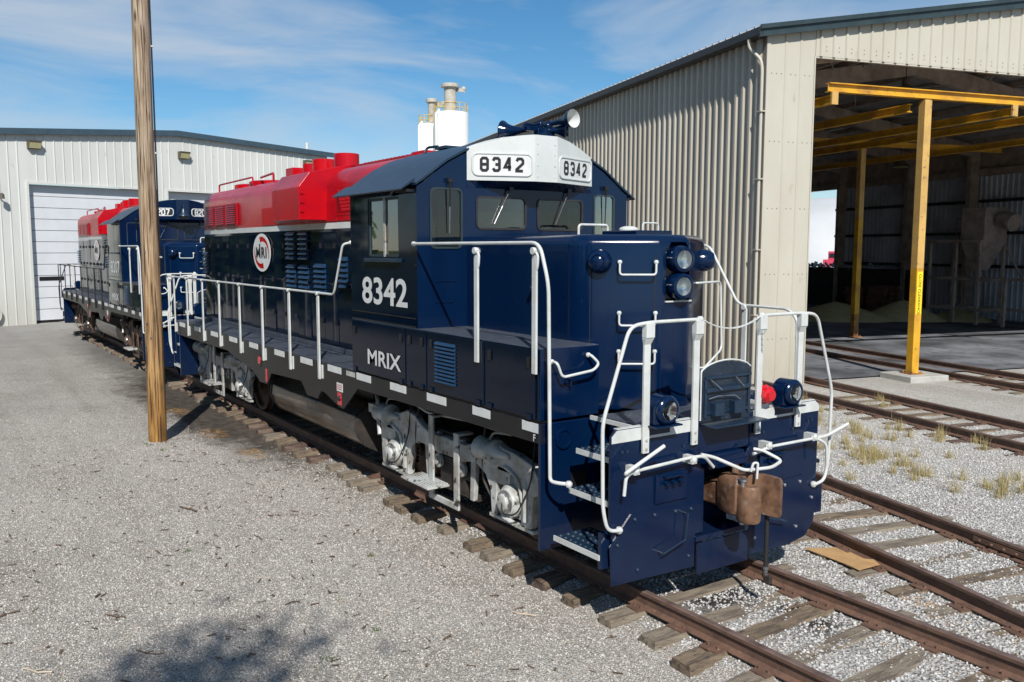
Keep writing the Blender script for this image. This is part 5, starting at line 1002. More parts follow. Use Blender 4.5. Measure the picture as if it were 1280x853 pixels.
for a, b_ in ((-.33, 11.5), (11.5, 23.33)):
    slab(mb, BC, BN, BD, a, b_, -.20, -.145, sl_(-.14), sl_(.10)); slab(mb, BC, BN, BD, a, b_, -.26, -.20, sl_(.03), sl_(.13))
mb.build('rake_trim', 'trim', shed, smooth=0)
mb = MB(); mb.prism([(0, 0), (0, 0), (0, 0)], 'z', 0, 0) if False else None
slab(mb, BC, BD, BN, -.2, D_, -.34, -.24, 8.22, 8.40); slab(mb, BC, BD, BN, -.1, D_, -.24, -.02, 8.21, 8.24); mb.build('gutter', 'trimdark', shed, bevel=.01)
mb = MB(); g0 = bw_(.30, -.30, 8.2); mb.tube([g0, bw_(.28, -.29, 8.0), bw_(.08, -.10, 7.72), bw_(.05, -.07, 7.5), bw_(.05, -.07, -.1)], .04, .12, 12); mb.build('downspout', 'siding', shed, smooth=60)
mb = MB()
for z in (1.6, 3.2, 4.9, 6.5): c_ = bw_(.05, -.055, z); mb.obox(c_, BD, BN, .075, .08, .015)
mb.build('downspout_strap', 'siding2', shed)
# right and back walls, girts, posts, frames
mb = MB(); ribbed(mb, bw_(0, W_), BD, -BN, 0, 25.2, -.25, 8.3, pitch=.30, rib=.04); mb.build('side_wall', 'liner', shed, smooth=0, recalc=False)
mb = MB(); ribbed(mb, bw_(D_, 0), BN, -BD, 0, W_, -.25, zroof, pitch=.30, rib=.04); mb.build('back_wall', 'liner', shed, smooth=0, recalc=False)
mb = MB(); slab(mb, bw_(0, W_), BD, -BN, 0, D_, .05, .40, 6.75, 7.05); slab(mb, bw_(0, W_), BD, -BN, 0, D_, .0, .10, 7.05, 8.3); mb.build('eave_strut', 'steelframe', shed)
for z in (5.53, 3.98, 2.40):
    mb = MB(); slab(mb, bw_(0, W_), BD, -BN, 0, 25.2, .045, .22, z - .07, z + .07); mb.build('wall_girt', 'trimdark', shed)
for n_ in (.12,):
    for z in (1.6, 3.2, 4.9, 6.5): mb = MB(); slab(mb, bw_(0, 0), BD, BN, .1, D_, .06, .22, z - .07, z + .07); mb.build('wall_girt', 'steelframe', shed)
for d in (.45, 7.5, 15.0, 19.0, 24.3, 29.6):
    mb = MB(); slab(mb, bw_(d, 0), BN, BD, .25, .6, -.12, .12, -.2, 7.9); slab(mb, bw_(d, 0), BN, BD, 22.2, 22.75, -.12, .12, -.2, 7.9)
    for a, b_ in ((.25, 11.5), (11.5, 22.75)): slab(mb, bw_(d, 0), BN, BD, a, b_, -.11, .11, sl_(-.85) if 1 else 0, sl_(-.26))
    mb.build('steel_frame', 'steelframe', shed)
for k in range(15):
    n_ = .9 + 1.53 * k
    mb = MB(); zz = 8.36 + slope * (n_ if n_ < 11.5 else 23 - n_); slab(mb, bw_(0, 0), BD, BN, .05, D_, n_ - .05, n_ + .05, zz - .24, zz - .02); mb.build('roof_purlin', 'steelframe', shed)
mb = MB()
for d in (.5, 7.6):
    for n_ in (2.0, 9.0, 16.0): mb.cyl(bw_(d, n_, zroof(n_) - .3), bw_(d + 7, n_ + 6, zroof(n_ + 6) - .3), .02, n=6); mb.cyl(bw_(d + 7, n_, zroof(n_) - .3), bw_(d, n_ + 6, zroof(n_ + 6) - .3), .02, n=6)
mb.build('brace_rod', 'truck', shed)
# floor slab
mb = MB(); q = [bw_(.35, .05, 0), bw_(.35, 22.95, 0), bw_(D_, 22.95, 0), bw_(D_, .05, 0)]; mb.add([(p.x, p.y, -.145) for p in q], [(0, 1, 2, 3)]); fl = mb.build('shed_floor', 'floor', smooth=0); tag(fl, kind='structure', label='dark stained floor inside the open shed')
# hanging lamps
def shed_lamp(p, lab):
    r_ = empty('hanging_lamp', p); tag(r_, lab, 'lamp', 'dome lamps hanging in the open shed')
    mb = MB(); mb.lathe((0, 0, .55), (0, 0, -1), [(0, 0), (0, .1), (.18, .13), (.22, .10), (.26, .16), (.50, .36), (.56, .40), (.55, .36), (.3, .12), (.3, 0)], 24); mb.build('lamp_shade', 'lampbody', r_, smooth=50)
    mb = MB(); mb.lathe((0, 0, .03), (0, 0, -1), [(0, .36), (.04, .33), (.06, .2), (.065, 0)], 20); mb.build('lamp_lens', 'lampglass', r_, smooth=50)
    mb = MB(); mb.cyl((0, 0, .5), (0, 0, 1.9), .015, n=6); mb.build('lamp_stem', 'lampbody', r_)
shed_lamp(bw_(4.1, 8.0, 7.98), 'dome lamp hanging just above the front yellow beam in the shed')
shed_lamp(bw_(14.2, 17.3, 6.95), 'dome lamp with a pale lens hanging deeper in the shed, between the two yellow columns')

# ------------------------------------------------------------------ yellow crane frame
cr_ = empty('crane_frame', tuple(bw_(-.2, 4.65, 0))); tag(cr_, 'yellow steel crane runway frame with two columns standing in the shed opening', 'crane frame')
mwi = Matrix.Translation(-bw_(-.2, 4.65, 0))
def ibeam(name, a, b_, wdt, h, mt, par=cr_):
    a = Vector(a); b_ = Vector(b_); d = (b_ - a); ln = d.length; d.normalize(); sd_ = d.cross(UP).normalized(); mb = MB(); c_ = (a + b_) / 2
    mb.obox(c_ + UP * (h / 2 - .012), d, sd_, ln / 2, wdt / 2, .012); mb.obox(c_ - UP * (h / 2 - .012), d, sd_, ln / 2, wdt / 2, .012); mb.obox(c_, d, sd_, ln / 2, .008, h / 2 - .024)
    o = mb.build(name, mt, par); o.data.transform(mwi); return o
def col_(base, zt, parts, wdt=.22):
    z = base.z
    for zt_, mt in parts:
        mb = MB(); mb.obox(Vector((base.x, base.y, (z + zt_) / 2)), BN, BD, wdt / 2, wdt / 2, (zt_ - z) / 2); o = mb.build('column_section', mt, cr_, bevel=.008); o.data.transform(mwi); z = zt_
    mb = MB(); mb.obox(Vector((base.x, base.y, base.z + .012)), BN, BD, .21, .21, .012)
    for a in (-1, 1):
        for b_ in (-1, 1): q = base + BN * .15 * a + BD * .15 * b_; mb.cyl(q + UP * .02, q + UP * .07, .018, n=6)
    o = mb.build('base_plate', 'yellowrust', cr_); o.data.transform(mwi)
col_(bw_(-.2, 4.65, -.03), 7.0, [(2.72, 'yellow'), (6.98, 'yellowfade')]); col_(bw_(8.98, 10.62, -.14), 7.0, [(.75, 'yellowrust'), (4.4, 'yellow'), (7.03, 'yellowfade')])
ibeam('front_beam', bw_(-.2, 1.64, 7.12), bw_(-.2, 17.5, 7.12), .18, .22, 'yellow'); ibeam('cross_beam', bw_(9, 7.9, 7.17), bw_(9, 17.5, 7.17), .18, .20, 'yellow')
for n_, z_, d0 in ((1.78, 6.84, -.25), (4.35, 6.80, .0), (7.55, 6.84, -.25), (8.7, 6.76, .3), (13.2, 6.80, -.2)): ibeam('runway_beam', bw_(d0, n_, z_), bw_(22, n_, z_ + .02), .15, .21, 'yellow')
for n_ in (1.78, 7.55, 13.2): mb = MB(); mb.obox(bw_(-.28, n_, 6.86), BN, BD, .09, .03, .15); o = mb.build('beam_bracket', 'yellowfade', cr_); o.data.transform(mwi)
sg = MB(); f_ = bw_(-.2, 4.65, 0) - BD * .112; sg.obox(f_ + UP * 2.09 - BD * .002, BN, UP, .085, .55, .002, BD); so = sg.build('clearance_sign', 'sign', cr_, smooth=0); so.data.transform(mwi)
sg = MB(); wd0 = text_mb(MB(), 'CLOSE CLEARANCE', (0, 0, 0), (1, 0, 0), (0, 0, 1), .075, 1, .01); text_mb(sg, 'CLOSE CLEARANCE', f_ + UP * 2.58 - BN * .038 - BD * .006, -UP, BN, .08, .98 / wd0, .01, .001); so2 = sg.build('sign_lettering', 'black', so, smooth=0, recalc=False); so2.data.transform(mwi)
pd = MB(); pd.obox(bw_(-.2, 4.72, -.12), BN, BD, .62, .55, .09); pdo = pd.build('concrete_pad', 'concrete', bevel=.02); tag(pdo, 'square concrete footing under the near yellow column', 'footing')

# ------------------------------------------------------------------ things in the shed
def heap(name, label, c_, r_, h_, seed):
    rg = random.Random(seed); mb = MB(); rings = []
    for k in range(9):
        t = k / 8; rr = r_ * (1 - t) ** .9 * 1.0 + .02; rings.append([(rr * (1 + .12 * math.sin(3 * a + seed) + rg.uniform(-.03, .03)) * math.cos(a), rr * (1 + .1 * math.sin(2 * a + seed * 2)) * math.sin(a), h_ * (t ** .85) - .02) for a in [2 * math.pi * j / 28 for j in range(28)]])
    mb.loft(rings); o = mb.build(name, 'sand', smooth=80, loc=(c_.x, c_.y, -.15)); tag(o, label, 'grain pile', 'tan grain piles on the shed floor'); return o
heap('grain_pile', 'wide tan pile behind the far yellow column', bw_(16.6, 16.0), 2.5, .85, 1); heap('grain_pile', 'tallest tan pile, right behind the near yellow column', bw_(15.3, 18.9), 1.9, .95, 2)
heap('grain_pile', 'small tan pile at the right end of the row', bw_(13.9, 21.0), 1.5, .55, 3); heap('grain_pile', 'low flat tan pile at the left end of the row, partly behind the shed corner', bw_(17.4, 14.2), 2.2, .35, 4)
bk = MB(); slab(bk, bw_(0, 22.3), BD, BN, 17.6, 29.4, 0, .35, -.15, 2.12); bko = bk.build('bunker_wall', 'bin', bevel=.02); tag(bko, 'low dark bunker wall along the far side of the shed', 'bunker wall')
rg = random.Random(3); jk = MB()
for k in range(40):
    d = rg.uniform(21, 29); jk.obox(bw_(d, 22.5 + rg.uniform(-.1, .1), 2.16 + rg.uniform(0, .12)), (rg.uniform(-1, 1), rg.uniform(-1, 1), rg.uniform(-.3, .3)), (rg.uniform(-1, 1) + .01, rg.uniform(-1, 1), 2), rg.uniform(.1, .35), .05, rg.uniform(.04, .12))
jo = jk.build('scrap_heap', 'liner'); tag(jo, 'loose pale scrap lying on top of the bunker wall', 'scrap', kind='stuff')
for i, (d, lab) in enumerate(((20.6, 'left stack of old brown pallets by the bunker wall'), (18.9, 'right stack of old brown pallets, behind the near yellow column'))):
    r_ = empty('pallet_stack', tuple(bw_(d, 20.9, -.14)), AZ - math.pi + rg.uniform(-.1, .1)); tag(r_, lab, 'pallets', 'pallet stacks in the shed')
    for k in range(10 if i == 0 else 11):
        mb = MB(); ox, oy = rg.uniform(-.12, .12), rg.uniform(-.1, .1); z = k * .13
        for j in range(7): mb.box(ox - .6 + j * .185, ox - .48 + j * .185, oy - .5, oy + .5, z + .1, z + .122)
        for j in (-.5, -.05, .4): mb.box(ox - .6, ox + .63, oy + j, oy + j + .09, z, z + .1)
        mb.build('pallet', 'pallet', r_, smooth=0)
mc = empty('batching_machine', tuple(bw_(12.3, 20.3, -.14))); tag(mc, 'dusty brown hopper machine on a tall steel frame in the dark of the shed', 'machine'); mc.rotation_euler = (0, 0, AZ)
mb = MB() # local x = depth, local -y = BN
for a in (-2.0, -.6, .7, 2.2):
    for b_ in (-.7, .7): mb.box(a - .06, a + .06, b_ - .06, b_ + .06, 0, 3.7 if a > -1.0 else 2.0)
for z in (.6, 1.95, 3.65):
    for b_ in (-.7, .7): mb.box(-2.1 if z < 3 else -.7, 2.3, b_ - .05, b_ + .05, z, z + .12)
    for a in (-.6, .7, 2.2): mb.box(a - .05, a + .05, -.7, .7, z, z + .1)
mb.build('machine_frame', 'deadmetal', mc)
mb = MB(); mb.loft([[(-.25, -.25, 2.4), (.25, -.25, 2.4), (.25, .25, 2.4), (-.25, .25, 2.4)], [(-.75, -.65, 3.7), (.55, -.65, 3.7), (.55, .65, 3.7), (-.75, .65, 3.7)], [(-.75, -.65, 5.2), (.55, -.65, 5.2), (.55, .65, 5.2), (-.75, .65, 5.2)]]); mb.cyl((-1.0, 0, 4.7), (-1.7, 0, 4.5), .35, .4); mb.cyl((.5, 0, 4.9), (.95, 0, 4.95), .12); mb.build('hopper', 'deadmetal', mc, bevel=.03)
mb = MB()
for z in (2.5, 3.0, 4.3, 4.8): mb.cyl((.6, -.8, z), (2.2, -.8, z), .03, n=6)
for a in (1.3, 2.2): mb.cyl((a, -.8, 2.0), (a, -.8, 4.8), .03, n=6)
for k in range(14): mb.cyl((1.7, -.82, .2 + k * .28), (2.0, -.82, .2 + k * .28), .015, n=5)
mb.cyl((1.7, -.82, 0), (1.7, -.82, 4.2), .025, n=6); mb.cyl((2.0, -.82, 0), (2.0, -.82, 4.2), .025, n=6); mb.cyl((-.6, -.75, 3.6), (-1.6, -.75, 2.0), .05, n=6); mb.build('ladder_and_railing', 'deadmetal', mc)
# beyond the far opening
dm = MB(); dm.lathe((0, 0, -.5), (0, 0, 1), [(0, 21), (2, 21), (5.5, 19.0), (8.5, 15.5), (10.3, 11), (11.3, 6), (11.6, 0)], 48); do = dm.build('storage_dome', 'dome', smooth=60, loc=(-78, 112, 0)); tag(do, 'big white storage dome seen through the far opening of the shed', 'dome')
tk_ = empty('loader_truck', (-47.2, 66.9, .9), R(30)); tk_.scale = (.5, .5, .5); tag(tk_, 'faded red loader cab seen through the far opening of the shed', 'truck')
mb = MB(); mb.box(-1.1, 1.1, -1.2, 1.2, 1.2, 2.6); mb.box(-.2, 1.1, -1.1, 1.1, 2.6, 4.2); mb.prism([(1.1, 2.6), (2.6, 2.5), (2.6, 1.2), (1.1, 1.2)], 'y', -1.1, 1.1); mb.build('loader_body', 'pink', tk_, bevel=.1)
mb = MB(); mb.box(-.0, 1.12, -1.12, 1.12, 2.9, 3.8); mb.build('loader_window', 'black', tk_)
for a in (-.9, 1.9):
    for b_ in (-1.2, 1.2): mb = MB(); mb.cyl((a, b_ - .2, .7), (a, b_ + .2, .7), .7); mb.build('wheel', 'rubber', tk_)

# ------------------------------------------------------------------ white workshop on the left
azl = 1.8472564803; LD = Vector((math.cos(azl), math.sin(azl), 0)); LO = Vector((math.sin(azl), -math.cos(azl), 0)); LC = Vector((-39.447, -2.053, 0))
ws = empty('workshop', (0, 0, 0)); tag(ws, 'cream metal workshop with wide white garage doors and a dark roof edge', 'workshop')
zt = lambda s: 9.0 - .0876 * (7.19 - s) if s < 7.19 else 9.0 - .030 * (s - 7.19)
M['lsid'] = mat('pale_workshop_siding', (.58, .59, .56), .45, c2=(.51, .52, .49), scale=.6, stretch=(1, 1, .3), fine=(4, .68, (.42, .40, .34)), dirt=(-.2, 1.6, (.25, .21, .16), .5))
mb = MB()
for a, b_, zb_ in ((-2.35, -.02, -.3), (-.02, 5.95, 6.16), (5.95, 6.60, -.3), (6.60, 7.19, 6.16), (7.19, 12.6, 6.16), (12.6, 16.8, -.3)): ribbed(mb, LC, LD, LO, a, b_, zb_, zt, pitch=.40, rib=.030, wb=.034, wt=.014)
mb.build('front_wall', 'lsid', ws, smooth=0, recalc=False)
mb = MB(); LDn = -LO
for a in (-2.35, 16.8): 
    p = LC + LD * a; ribbed(mb, p, LDn, LD * (1 if a > 0 else -1), 0, 26, -.3, zt(a), pitch=.54, rib=.04)
mb.build('side_wall', 'lsid', ws, smooth=0, recalc=False)
mb = MB()
for a, b_ in ((-2.6, 7.19), (7.19, 17.1)): slab(mb, LC, LD, LO, a, b_, -26, .12, lambda s: zt(s) + .05, lambda s: zt(s) + .12)
mb.build('roof', 'roofm', ws, smooth=0)
mb = MB()
for a, b_ in ((-2.7, 7.19), (7.19, 17.2)): slab(mb, LC, LD, LO, a, b_, .12, .24, lambda s: zt(s) - .10, lambda s: zt(s) + .17)
mb.build('roof_trim', mat('blue_grey_trim', (.045, .075, .10), .4, var=.2), ws, smooth=0)
mb = MB(); 
for a in (-.10, 5.90, 6.55, 12.55): slab(mb, LC, LD, LO, a, a + .1, -.02, .065, -.25, 6.22)
slab(mb, LC, LD, LO, 0, 5.9, -.02, .05, 6.10, 6.20); slab(mb, LC, LD, LO, 6.6, 12.55, -.02, .05, 6.10, 6.20); mb.build('door_frame', 'lsid', ws, smooth=0)
for a, b_ in ((0, 5.9), (6.65, 12.55)):
    dr = MB(); npn = 12; hh_ = (6.10 + .12) / npn
    for k in range(npn): slab(dr, LC, LD, LO, a, b_, -.30, -.26 + (.0 if k % 2 else .006), -.12 + k * hh_ + .012, -.12 + (k + 1) * hh_ - .012)
    do_ = dr.build('garage_door', 'door', ws, smooth=0)
    q = MB(); slab(q, LC, LD, LO, a, b_, -.33, -.305, -.25, 6.1); q.build('door_gap', 'black', do_, smooth=0)
    q = MB(); slab(q, LC, LD, LO, a + .35, a + 1.45, -.255, -.24, 1.72, 1.90); q.build('door_slot_window', 'black', do_, smooth=0)
    q = MB(); slab(q, LC, LD, LO, a, b_, -.32, .0, -.26, -.245); q.build('door_threshold', 'concrete', do_, smooth=0)
for s_, z_ in ((.29, 7.82), (7.54, 7.94), (15.3, 8.1)):
    q = MB(); P = LC + LD * s_; q.add([tuple(P + LD * a + LO * d_ + UP * z) for z, d0, d1 in ((z_ - .16, .02, .22), (z_ + .20, .02, .34)) for a, d_ in ((-.27, d0), (.27, d0), (.27, d1), (-.27, d1))], [(0, 3, 2, 1), (4, 5, 6, 7), (0, 1, 5, 4), (1, 2, 6, 5), (2, 3, 7, 6), (3, 0, 4, 7)])
    lo_ = q.build('wall_lamp', 'lampbody', ws, smooth=0); q = MB(); slab(q, P, LD, LO, -.24, .24, .345, .35, z_ - .02, z_ + .1)
    q = MB(); q.add([tuple(P + LD * a + LO * d_ + UP * z) for a, d_, z in ((-.25, .235, z_ - .14), (.25, .235, z_ - .14), (.25, .325, z_ + .10), (-.25, .325, z_ + .10))], [(0, 1, 2, 3)]); q.build('lamp_lens', 'lampglass', lo_, smooth=0)
q = MB(); P = LC + LD * (-1.25); q.tube([P + LO * .05 + UP * 5.45, P + LO * .35 + UP * 5.5], .03); q.lathe(P + LO * .35 + UP * 5.62, (0, 0, -1), [(0, .03), (.06, .1), (.25, .12), (.26, 0)], 12); q.build('gooseneck_lamp', 'lampbody', ws)
q = MB(); P = LC + LD * (-1.9) + LO * .16 + UP * .28
for r_ in (.30, .36, .42): 
    q.tube([P + LD * r_ * math.cos(a) + UP * r_ * math.sin(a) for a in [2 * math.pi * k / 24 for k in range(25)]], .03, .01, 8)
ho3 = q.build('hose_coil', 'hose', smooth=60); tag(ho3, 'pale coiled hose against the foot of the workshop wall', 'hose')

# ------------------------------------------------------------------ silos and a far roof
def silo(loc, r_, h_, lab, stack):
    o = empty('silo', loc); tag(o, lab, 'silo', 'white silos beyond the yard')
    mb = MB(); mb.lathe((0, 0, 0), (0, 0, 1), [(0, r_), (h_, r_), (h_ + .05, r_ - .05), (h_ + .3, 0)], 40); mb.build('silo_tank', 'silo', o, smooth=40)
    mb = MB(); n = 14
    for k in range(n):
        a = 2 * math.pi * k / n; p = Vector((math.cos(a) * (r_ - .1), math.sin(a) * (r_ - .1), h_)); mb.cyl(p, p + UP * 1.1, .035, n=6)
    for z in (.55, 1.1): mb.tube([(math.cos(2 * math.pi * k / 28) * (r_ - .1), math.sin(2 * math.pi * k / 28) * (r_ - .1), h_ + z) for k in range(29)], .035, .01, 6)
    mb.build('safety_railing', 'silorail', o)
    mb = MB(); sx, sy, sr, sh, capr = stack; mb.lathe((sx, sy, h_), (0, 0, 1), [(0, sr), (sh * .35, sr), (sh * .36, sr * 1.12), (sh * .38, sr), (sh - .5, sr), (sh - .45, sr * 1.5), (sh - .1, sr * 1.5), (sh, sr * 1.3), (sh, 0)], 20); mb.box(sx + .2, sx + .5, sy + sr, sy + sr + 1.1, h_ + sh - .9, h_ + sh - .5); mb.sphere((sx + .3, sy + sr + 1.0, h_ + sh - .5), .35, 8); mb.build('vent_stack', 'silogrey', o, smooth=40)
    mb = MB(); mb.tube([(r_ * .2, -r_ - .2, 0), (r_ * .2, -r_ - .2, h_ - .3), (r_ * .2, -r_ + .3, h_ + .3)], .12, .3, 8); mb.build('fill_pipe', 'silo', o, smooth=50)
silo((-90, 49.4, 0), 2.18, 19.9, 'wider white silo with a thick grey vent stack, right of the pair', (0, -.1, .75, 3.6, 1))
silo((-94, 48.4, 0), 1.35, 18.9, 'slimmer white silo with a small vent, left of the pair', (0, .5, .5, 3.3, 1))
fb = empty('distant_building', (-75, 24.8, 0), R(200)); tag(fb, 'low grey roof peeking out between the workshop and the red hood', 'building')
mb = MB(); mb.box(-6, 6, -4, 4, -.2, 9.6); mb.build('wall', 'lsid', fb); mb = MB(); mb.prism([(-4.4, 9.5), (0, 11.0), (4.4, 9.5)], 'x', -6.3, 6.3); mb.build('roof', 'roofm', fb, smooth=0)
mb = MB(); mb.cyl((0, 0, 10.6), (0, 0, 13.2), .16); mb.build('roof_vent', 'white', fb)

# ------------------------------------------------------------------ small things on the ground
cbp = empty('cardboard_sheet', (0, 2.0, -.155)); tag(cbp, 'flattened brown cardboard sheet lying in the ballast beside the coupler', 'cardboard')
mb = MB(); mb.prism([(-.42, -.16), (-.15, .32), (.20, .26), (.36, .10), (.34, -.26), (.10, -.20)], 'z', .0, .008); mb.build('flat_sheet', 'card', cbp, smooth=0)
mb = MB(); mb.add([(.12, -.20, .010), (.35, -.27, .014), (.40, .02, .03), (.30, .06, .05), (.14, .0, .03)], [(0, 1, 2, 3, 4)]); mb.build('torn_flap', 'card', cbp, smooth=0)
rg = random.Random(11)
def twig(x, y, ln, ang, r_, mt, lab):
    mb = MB(); P = [(0, 0, 0)]; a = 0
    for k in range(5): a += rg.uniform(-.35, .35); P.append((P[-1][0] + ln / 5 * math.cos(a), P[-1][1] + ln / 5 * math.sin(a), rg.uniform(-.004, .008)))
    mb.tube(P, r_, .01, 5)
    if ln > .2: b_ = P[2]; mb.tube([b_, (b_[0] + ln * .2, b_[1] + ln * .14, .012)], r_ * .6, .01, 5)
    o = mb.build('twig', mt, smooth=60, loc=(x, y, float(gh(x, y)) + .012)); o.rotation_euler = (0, 0, ang); tag(o, lab, 'twig', 'dead twigs on the gravel')
tw = [(-6.36, -3.55, .38, .2, .010, 'twig', 'long dark twig lying right of the pole'), (-3.1, -5.0, .22, 1.0, .007, 'twig', 'short dark twig in the left gravel, nearer the bottom'), (-1.55, -5.62, .34, 1.1, .010, 'twig', 'forked dark twig near the bottom left corner'), (-2.35, -5.75, .30, .55, .008, 'palewood', 'pale straight stick at the left edge of the gravel'), (-2.2, -4.9, .28, .7, .006, 'twig', 'thin bent twig above the tree shadow'), (-1.0, -1.75, .24, .55, .008, 'palewood', 'pale splinter lying near the tie ends'), (-4.6, -3.1, .2, .4, .006, 'twig', 'small twig in the middle of the gravel'), (-2.4, -3.5, .16, 2.0, .006, 'twig', 'curled twig in the middle of the gravel, nearer the bottom'), (.55, .30, .35, 1.35, .013, 'twig', 'dark stick between the rails in front of the coupler'), (-3.6, -5.9, .26, 2.2, .009, 'twig', 'dark twig at the far left edge')]
for t_ in tw: twig(*t_)
rg2 = random.Random(21)
dbm = MB()
for k in range(420):
    x = rg2.uniform(-11, 1.5); y = rg2.uniform(-6.6, -1.3); l_ = rg2.uniform(.012, .05); a = rg2.uniform(0, 3.14); dbm.obox((x, y, float(gh(x, y)) + .014), (math.cos(a), math.sin(a), rg2.uniform(-.2, .2)), (-math.sin(a), math.cos(a), rg2.uniform(-.5, .5)), l_, rg2.uniform(.003, .010), .002)
dbo = dbm.build('wood_chips', 'twig', smooth=0); tag(dbo, 'small brown wood chips and leaf bits strewn over the lot', kind='stuff')
# dry grass and weeds
def tufts(name, label, pts, mt, hmin, hmax, blades, wdt, spread, seed, lean=.6):
    rg = random.Random(seed); mb = MB()
    for x, y in pts:
        z = float(gh(x, y)) - .01; hs_ = rg.uniform(.7, 1.2)
        for k in range(blades):
            a = rg.uniform(0, 6.28); r0 = abs(rg.gauss(0, spread)); bx, by = x + r0 * math.cos(a), y + r0 * math.sin(a); h_ = rg.uniform(hmin, hmax) * hs_; la = rg.uniform(0, 6.28); l_ = rg.uniform(.1, lean) * h_; px_, py_ = -math.sin(la) * wdt, math.cos(la) * wdt
            m1 = (bx + math.cos(la) * l_ * .35, by + math.sin(la) * l_ * .35, z + h_ * .6); tp = (bx + math.cos(la) * l_, by + math.sin(la) * l_, z + h_)
            mb.add([(bx - px_, by - py_, z), (bx + px_, by + py_, z), (m1[0] + px_ * .8, m1[1] + py_ * .8, m1[2]), (m1[0] - px_ * .8, m1[1] - py_ * .8, m1[2]), tp], [(0, 1, 2, 3), (3, 2, 4)])
    o = mb.build(name, mt, smooth=0, recalc=False); tag(o, label, kind='stuff'); return o
rg = random.Random(5); pts = []
for cx, cy_, n_, sp_ in ((-3.6, 6.6, 20, .55), (-2.6, 6.3, 16, .35), (-.9, 6.1, 8, .3), (-1.6, 5.9, 6, .3), (-3.3, 8.6, 10, .5), (-4.3, 7.9, 10, .6), (-.4, 6.4, 6, .2), (-5.2, 9.6, 10, .8), (-1.2, 7.6, 5, .6), (-.2, 7.9, 4, .5)):
    for k in range(n_): pts.append((rg.gauss(cx, sp_), rg.gauss(cy_, sp_)))
tufts('dry_grass', 'dry yellow grass tufts in the gravel between the tracks', pts, 'drygrass', .07, .27, 60, .0026, .075, 2)
tufts('green_weeds', 'few small green weeds in the gravel at lower left', [(-1.15, -3.62), (-1.1, -3.55), (-1.0, -3.66), (-10.35, -3.1), (-10.3, -2.75), (-10.5, -3.15), (-9.9, -3.0), (-4.5, -3.9), (-2.2, -3.0), (-1.4, -3.0), (.1, -2.9), (-3.2, -2.2)], 'weed', .015, .05, 26, .004, .035, 4, 1.2)
clp = [(rg.uniform(.2, 2.4), rg.choice([-.5, .3, 1.2, 1.5]) + rg.gauss(0, .15)) for k in range(26)]
tufts('dead_leaves', 'orange dead plant bits in the ballast by the rails', clp, mat('orange_litter', (.42, .24, .06), .9), .01, .03, 9, .005, .03, 6, 2.0)

# ------------------------------------------------------------------ loose stones
def keepL(p): return ~((p[:, 0] < -7.8 + .8 * rng.standard_normal(len(p))) & (p[:, 1] > -2.2 + .15 * rng.standard_normal(len(p)))) & (p[:, 1] < -.85 + .2 * rng.standard_normal(len(p))) & (rng.random(len(p)) < np.clip(1.25 - np.hypot(p[:, 0] - 1, p[:, 1] + 4) / 13, .10, 1))
scatter('loose_gravel', 'fine grey gravel of the open lot', (-15, 2.6, -6.6, -.7), 170000, .0045, .0105, 'stoneL', 1, keepL)
scatter('loose_gravel', 'coarser pebbles strewn over the lot', (-15, 2.6, -6.6, -.7), 7000, .009, .016, 'stoneL', 2, keepL)
def keepR(p):
    near = rng.random(len(p)) < np.clip(1.35 - np.hypot(p[:, 0] - 2.0, p[:, 1] - 1) / 11, .10, 1)
    return near & (np.abs(np.abs(p[:, 1]) - .755) > .05)
scatter('ballast_stones', 'pale grey ballast stones around the tracks', (-9, 4.8, -.95, 10.5), 130000, .008, .0165, 'stoneR', 3, keepR)

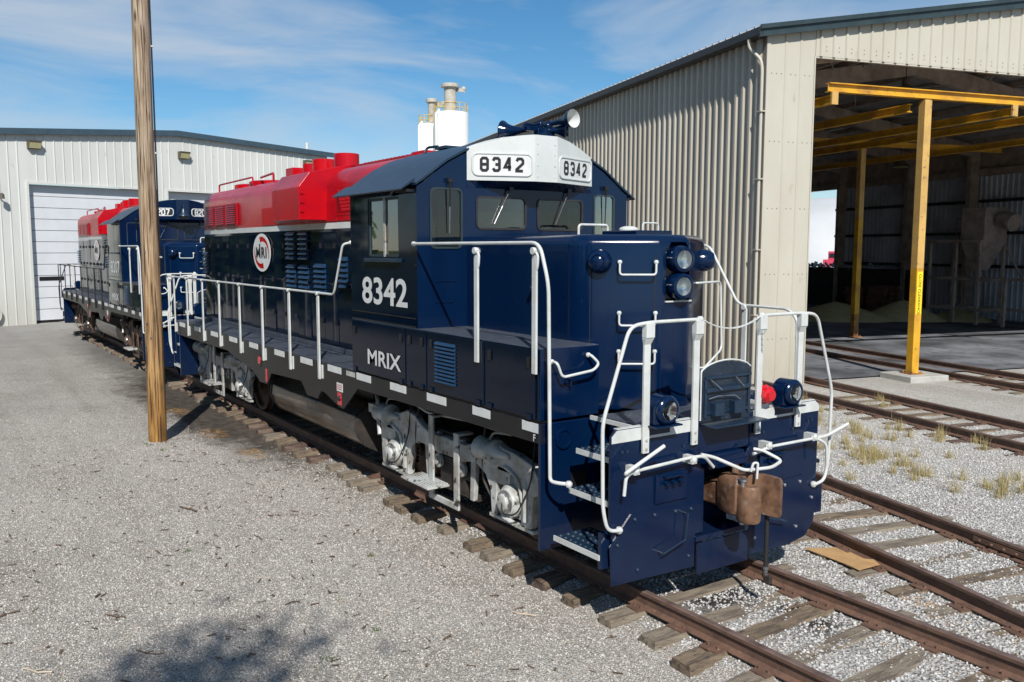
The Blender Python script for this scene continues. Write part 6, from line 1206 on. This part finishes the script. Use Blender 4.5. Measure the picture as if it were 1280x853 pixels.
# ------------------------------------------------------------------ tree behind the camera that throws the shadow at lower left, and a far wood
def tree(name, label, base, height, crown_r, nleaf, seed, group=None):
    rg = random.Random(seed); root = empty(name, base); tag(root, label, 'tree', group); tk = MB(); tips = []
    def limb(p, d, ln, r_, dep):
        P = [p]; q = Vector(p); dd = Vector(d)
        for k in range(4): dd = (dd + Vector((rg.uniform(-.2, .2), rg.uniform(-.2, .2), rg.uniform(-.05, .15)))).normalized(); q = q + dd * ln / 4; P.append(q.copy())
        for k in range(4): tk.cyl(P[k], P[k + 1], r_ * (1 - .18 * k), r_ * (1 - .18 * (k + 1)), n=7, cap=False)
        if dep == 0: tips.extend(P[1:]); return
        for k in range(4): limb(P[rg.choice([2, 3, 4])], (dd + Vector((rg.uniform(-1, 1), rg.uniform(-1, 1), rg.uniform(-.2, .6))) * .9).normalized(), ln * rg.uniform(.5, .72), r_ * .42, dep - 1)
    limb(Vector((0, 0, 0)), (0, 0, 1), height * .55, height * .028, 3); tk.build('trunk', 'bark', root, smooth=60)
    lf = MB()
    for k in range(nleaf):
        t = rg.choice(tips); p = t + Vector((rg.gauss(0, .28), rg.gauss(0, .28), rg.gauss(0, .25))) * crown_r / 3; u_ = Vector((rg.uniform(-1, 1), rg.uniform(-1, 1), rg.uniform(-1, 1))).normalized(); v_ = u_.orthogonal().normalized(); s_ = rg.uniform(.06, .12)
        lf.add([p - u_ * s_, p + v_ * s_ * .5, p + u_ * s_, p - v_ * s_ * .5], [(0, 1, 2, 3)])
    lf.build('crown', 'leaf', root, smooth=0, recalc=False)
tree('shade_tree', 'leafy tree behind the viewpoint whose shadow falls on the lower left gravel', (12.0, -13.65, -.2), 11.8, 3.4, 26000, 4)
wd_ = MB(); rg = random.Random(9)
for k in range(42000):
    a = R(rg.uniform(178.8, 325)); r_ = rg.uniform(52, 62) if a < R(196) else rg.uniform(31, 38); h_ = (9 + 2.6 * math.sin(a * 17) + 1.6 * math.sin(a * 41 + 1)) * rg.random() ** .8; p = Vector((r_ * math.cos(a) + 5.6, r_ * math.sin(a) - 6.2, h_ - .3)); u_ = Vector((rg.uniform(-1, 1), rg.uniform(-1, 1), rg.uniform(-1, 1))).normalized(); v_ = u_.orthogonal(); s_ = rg.uniform(.22, .5)
    wd_.add([p - u_ * s_, p + v_ * s_ * .6, p + u_ * s_, p - v_ * s_ * .6], [(0, 1, 2, 3)])
wo_ = wd_.build('distant_wood', 'leaf', smooth=0, recalc=False); tag(wo_, 'leafy wood along the far side of the lot, left of the view', kind='stuff')
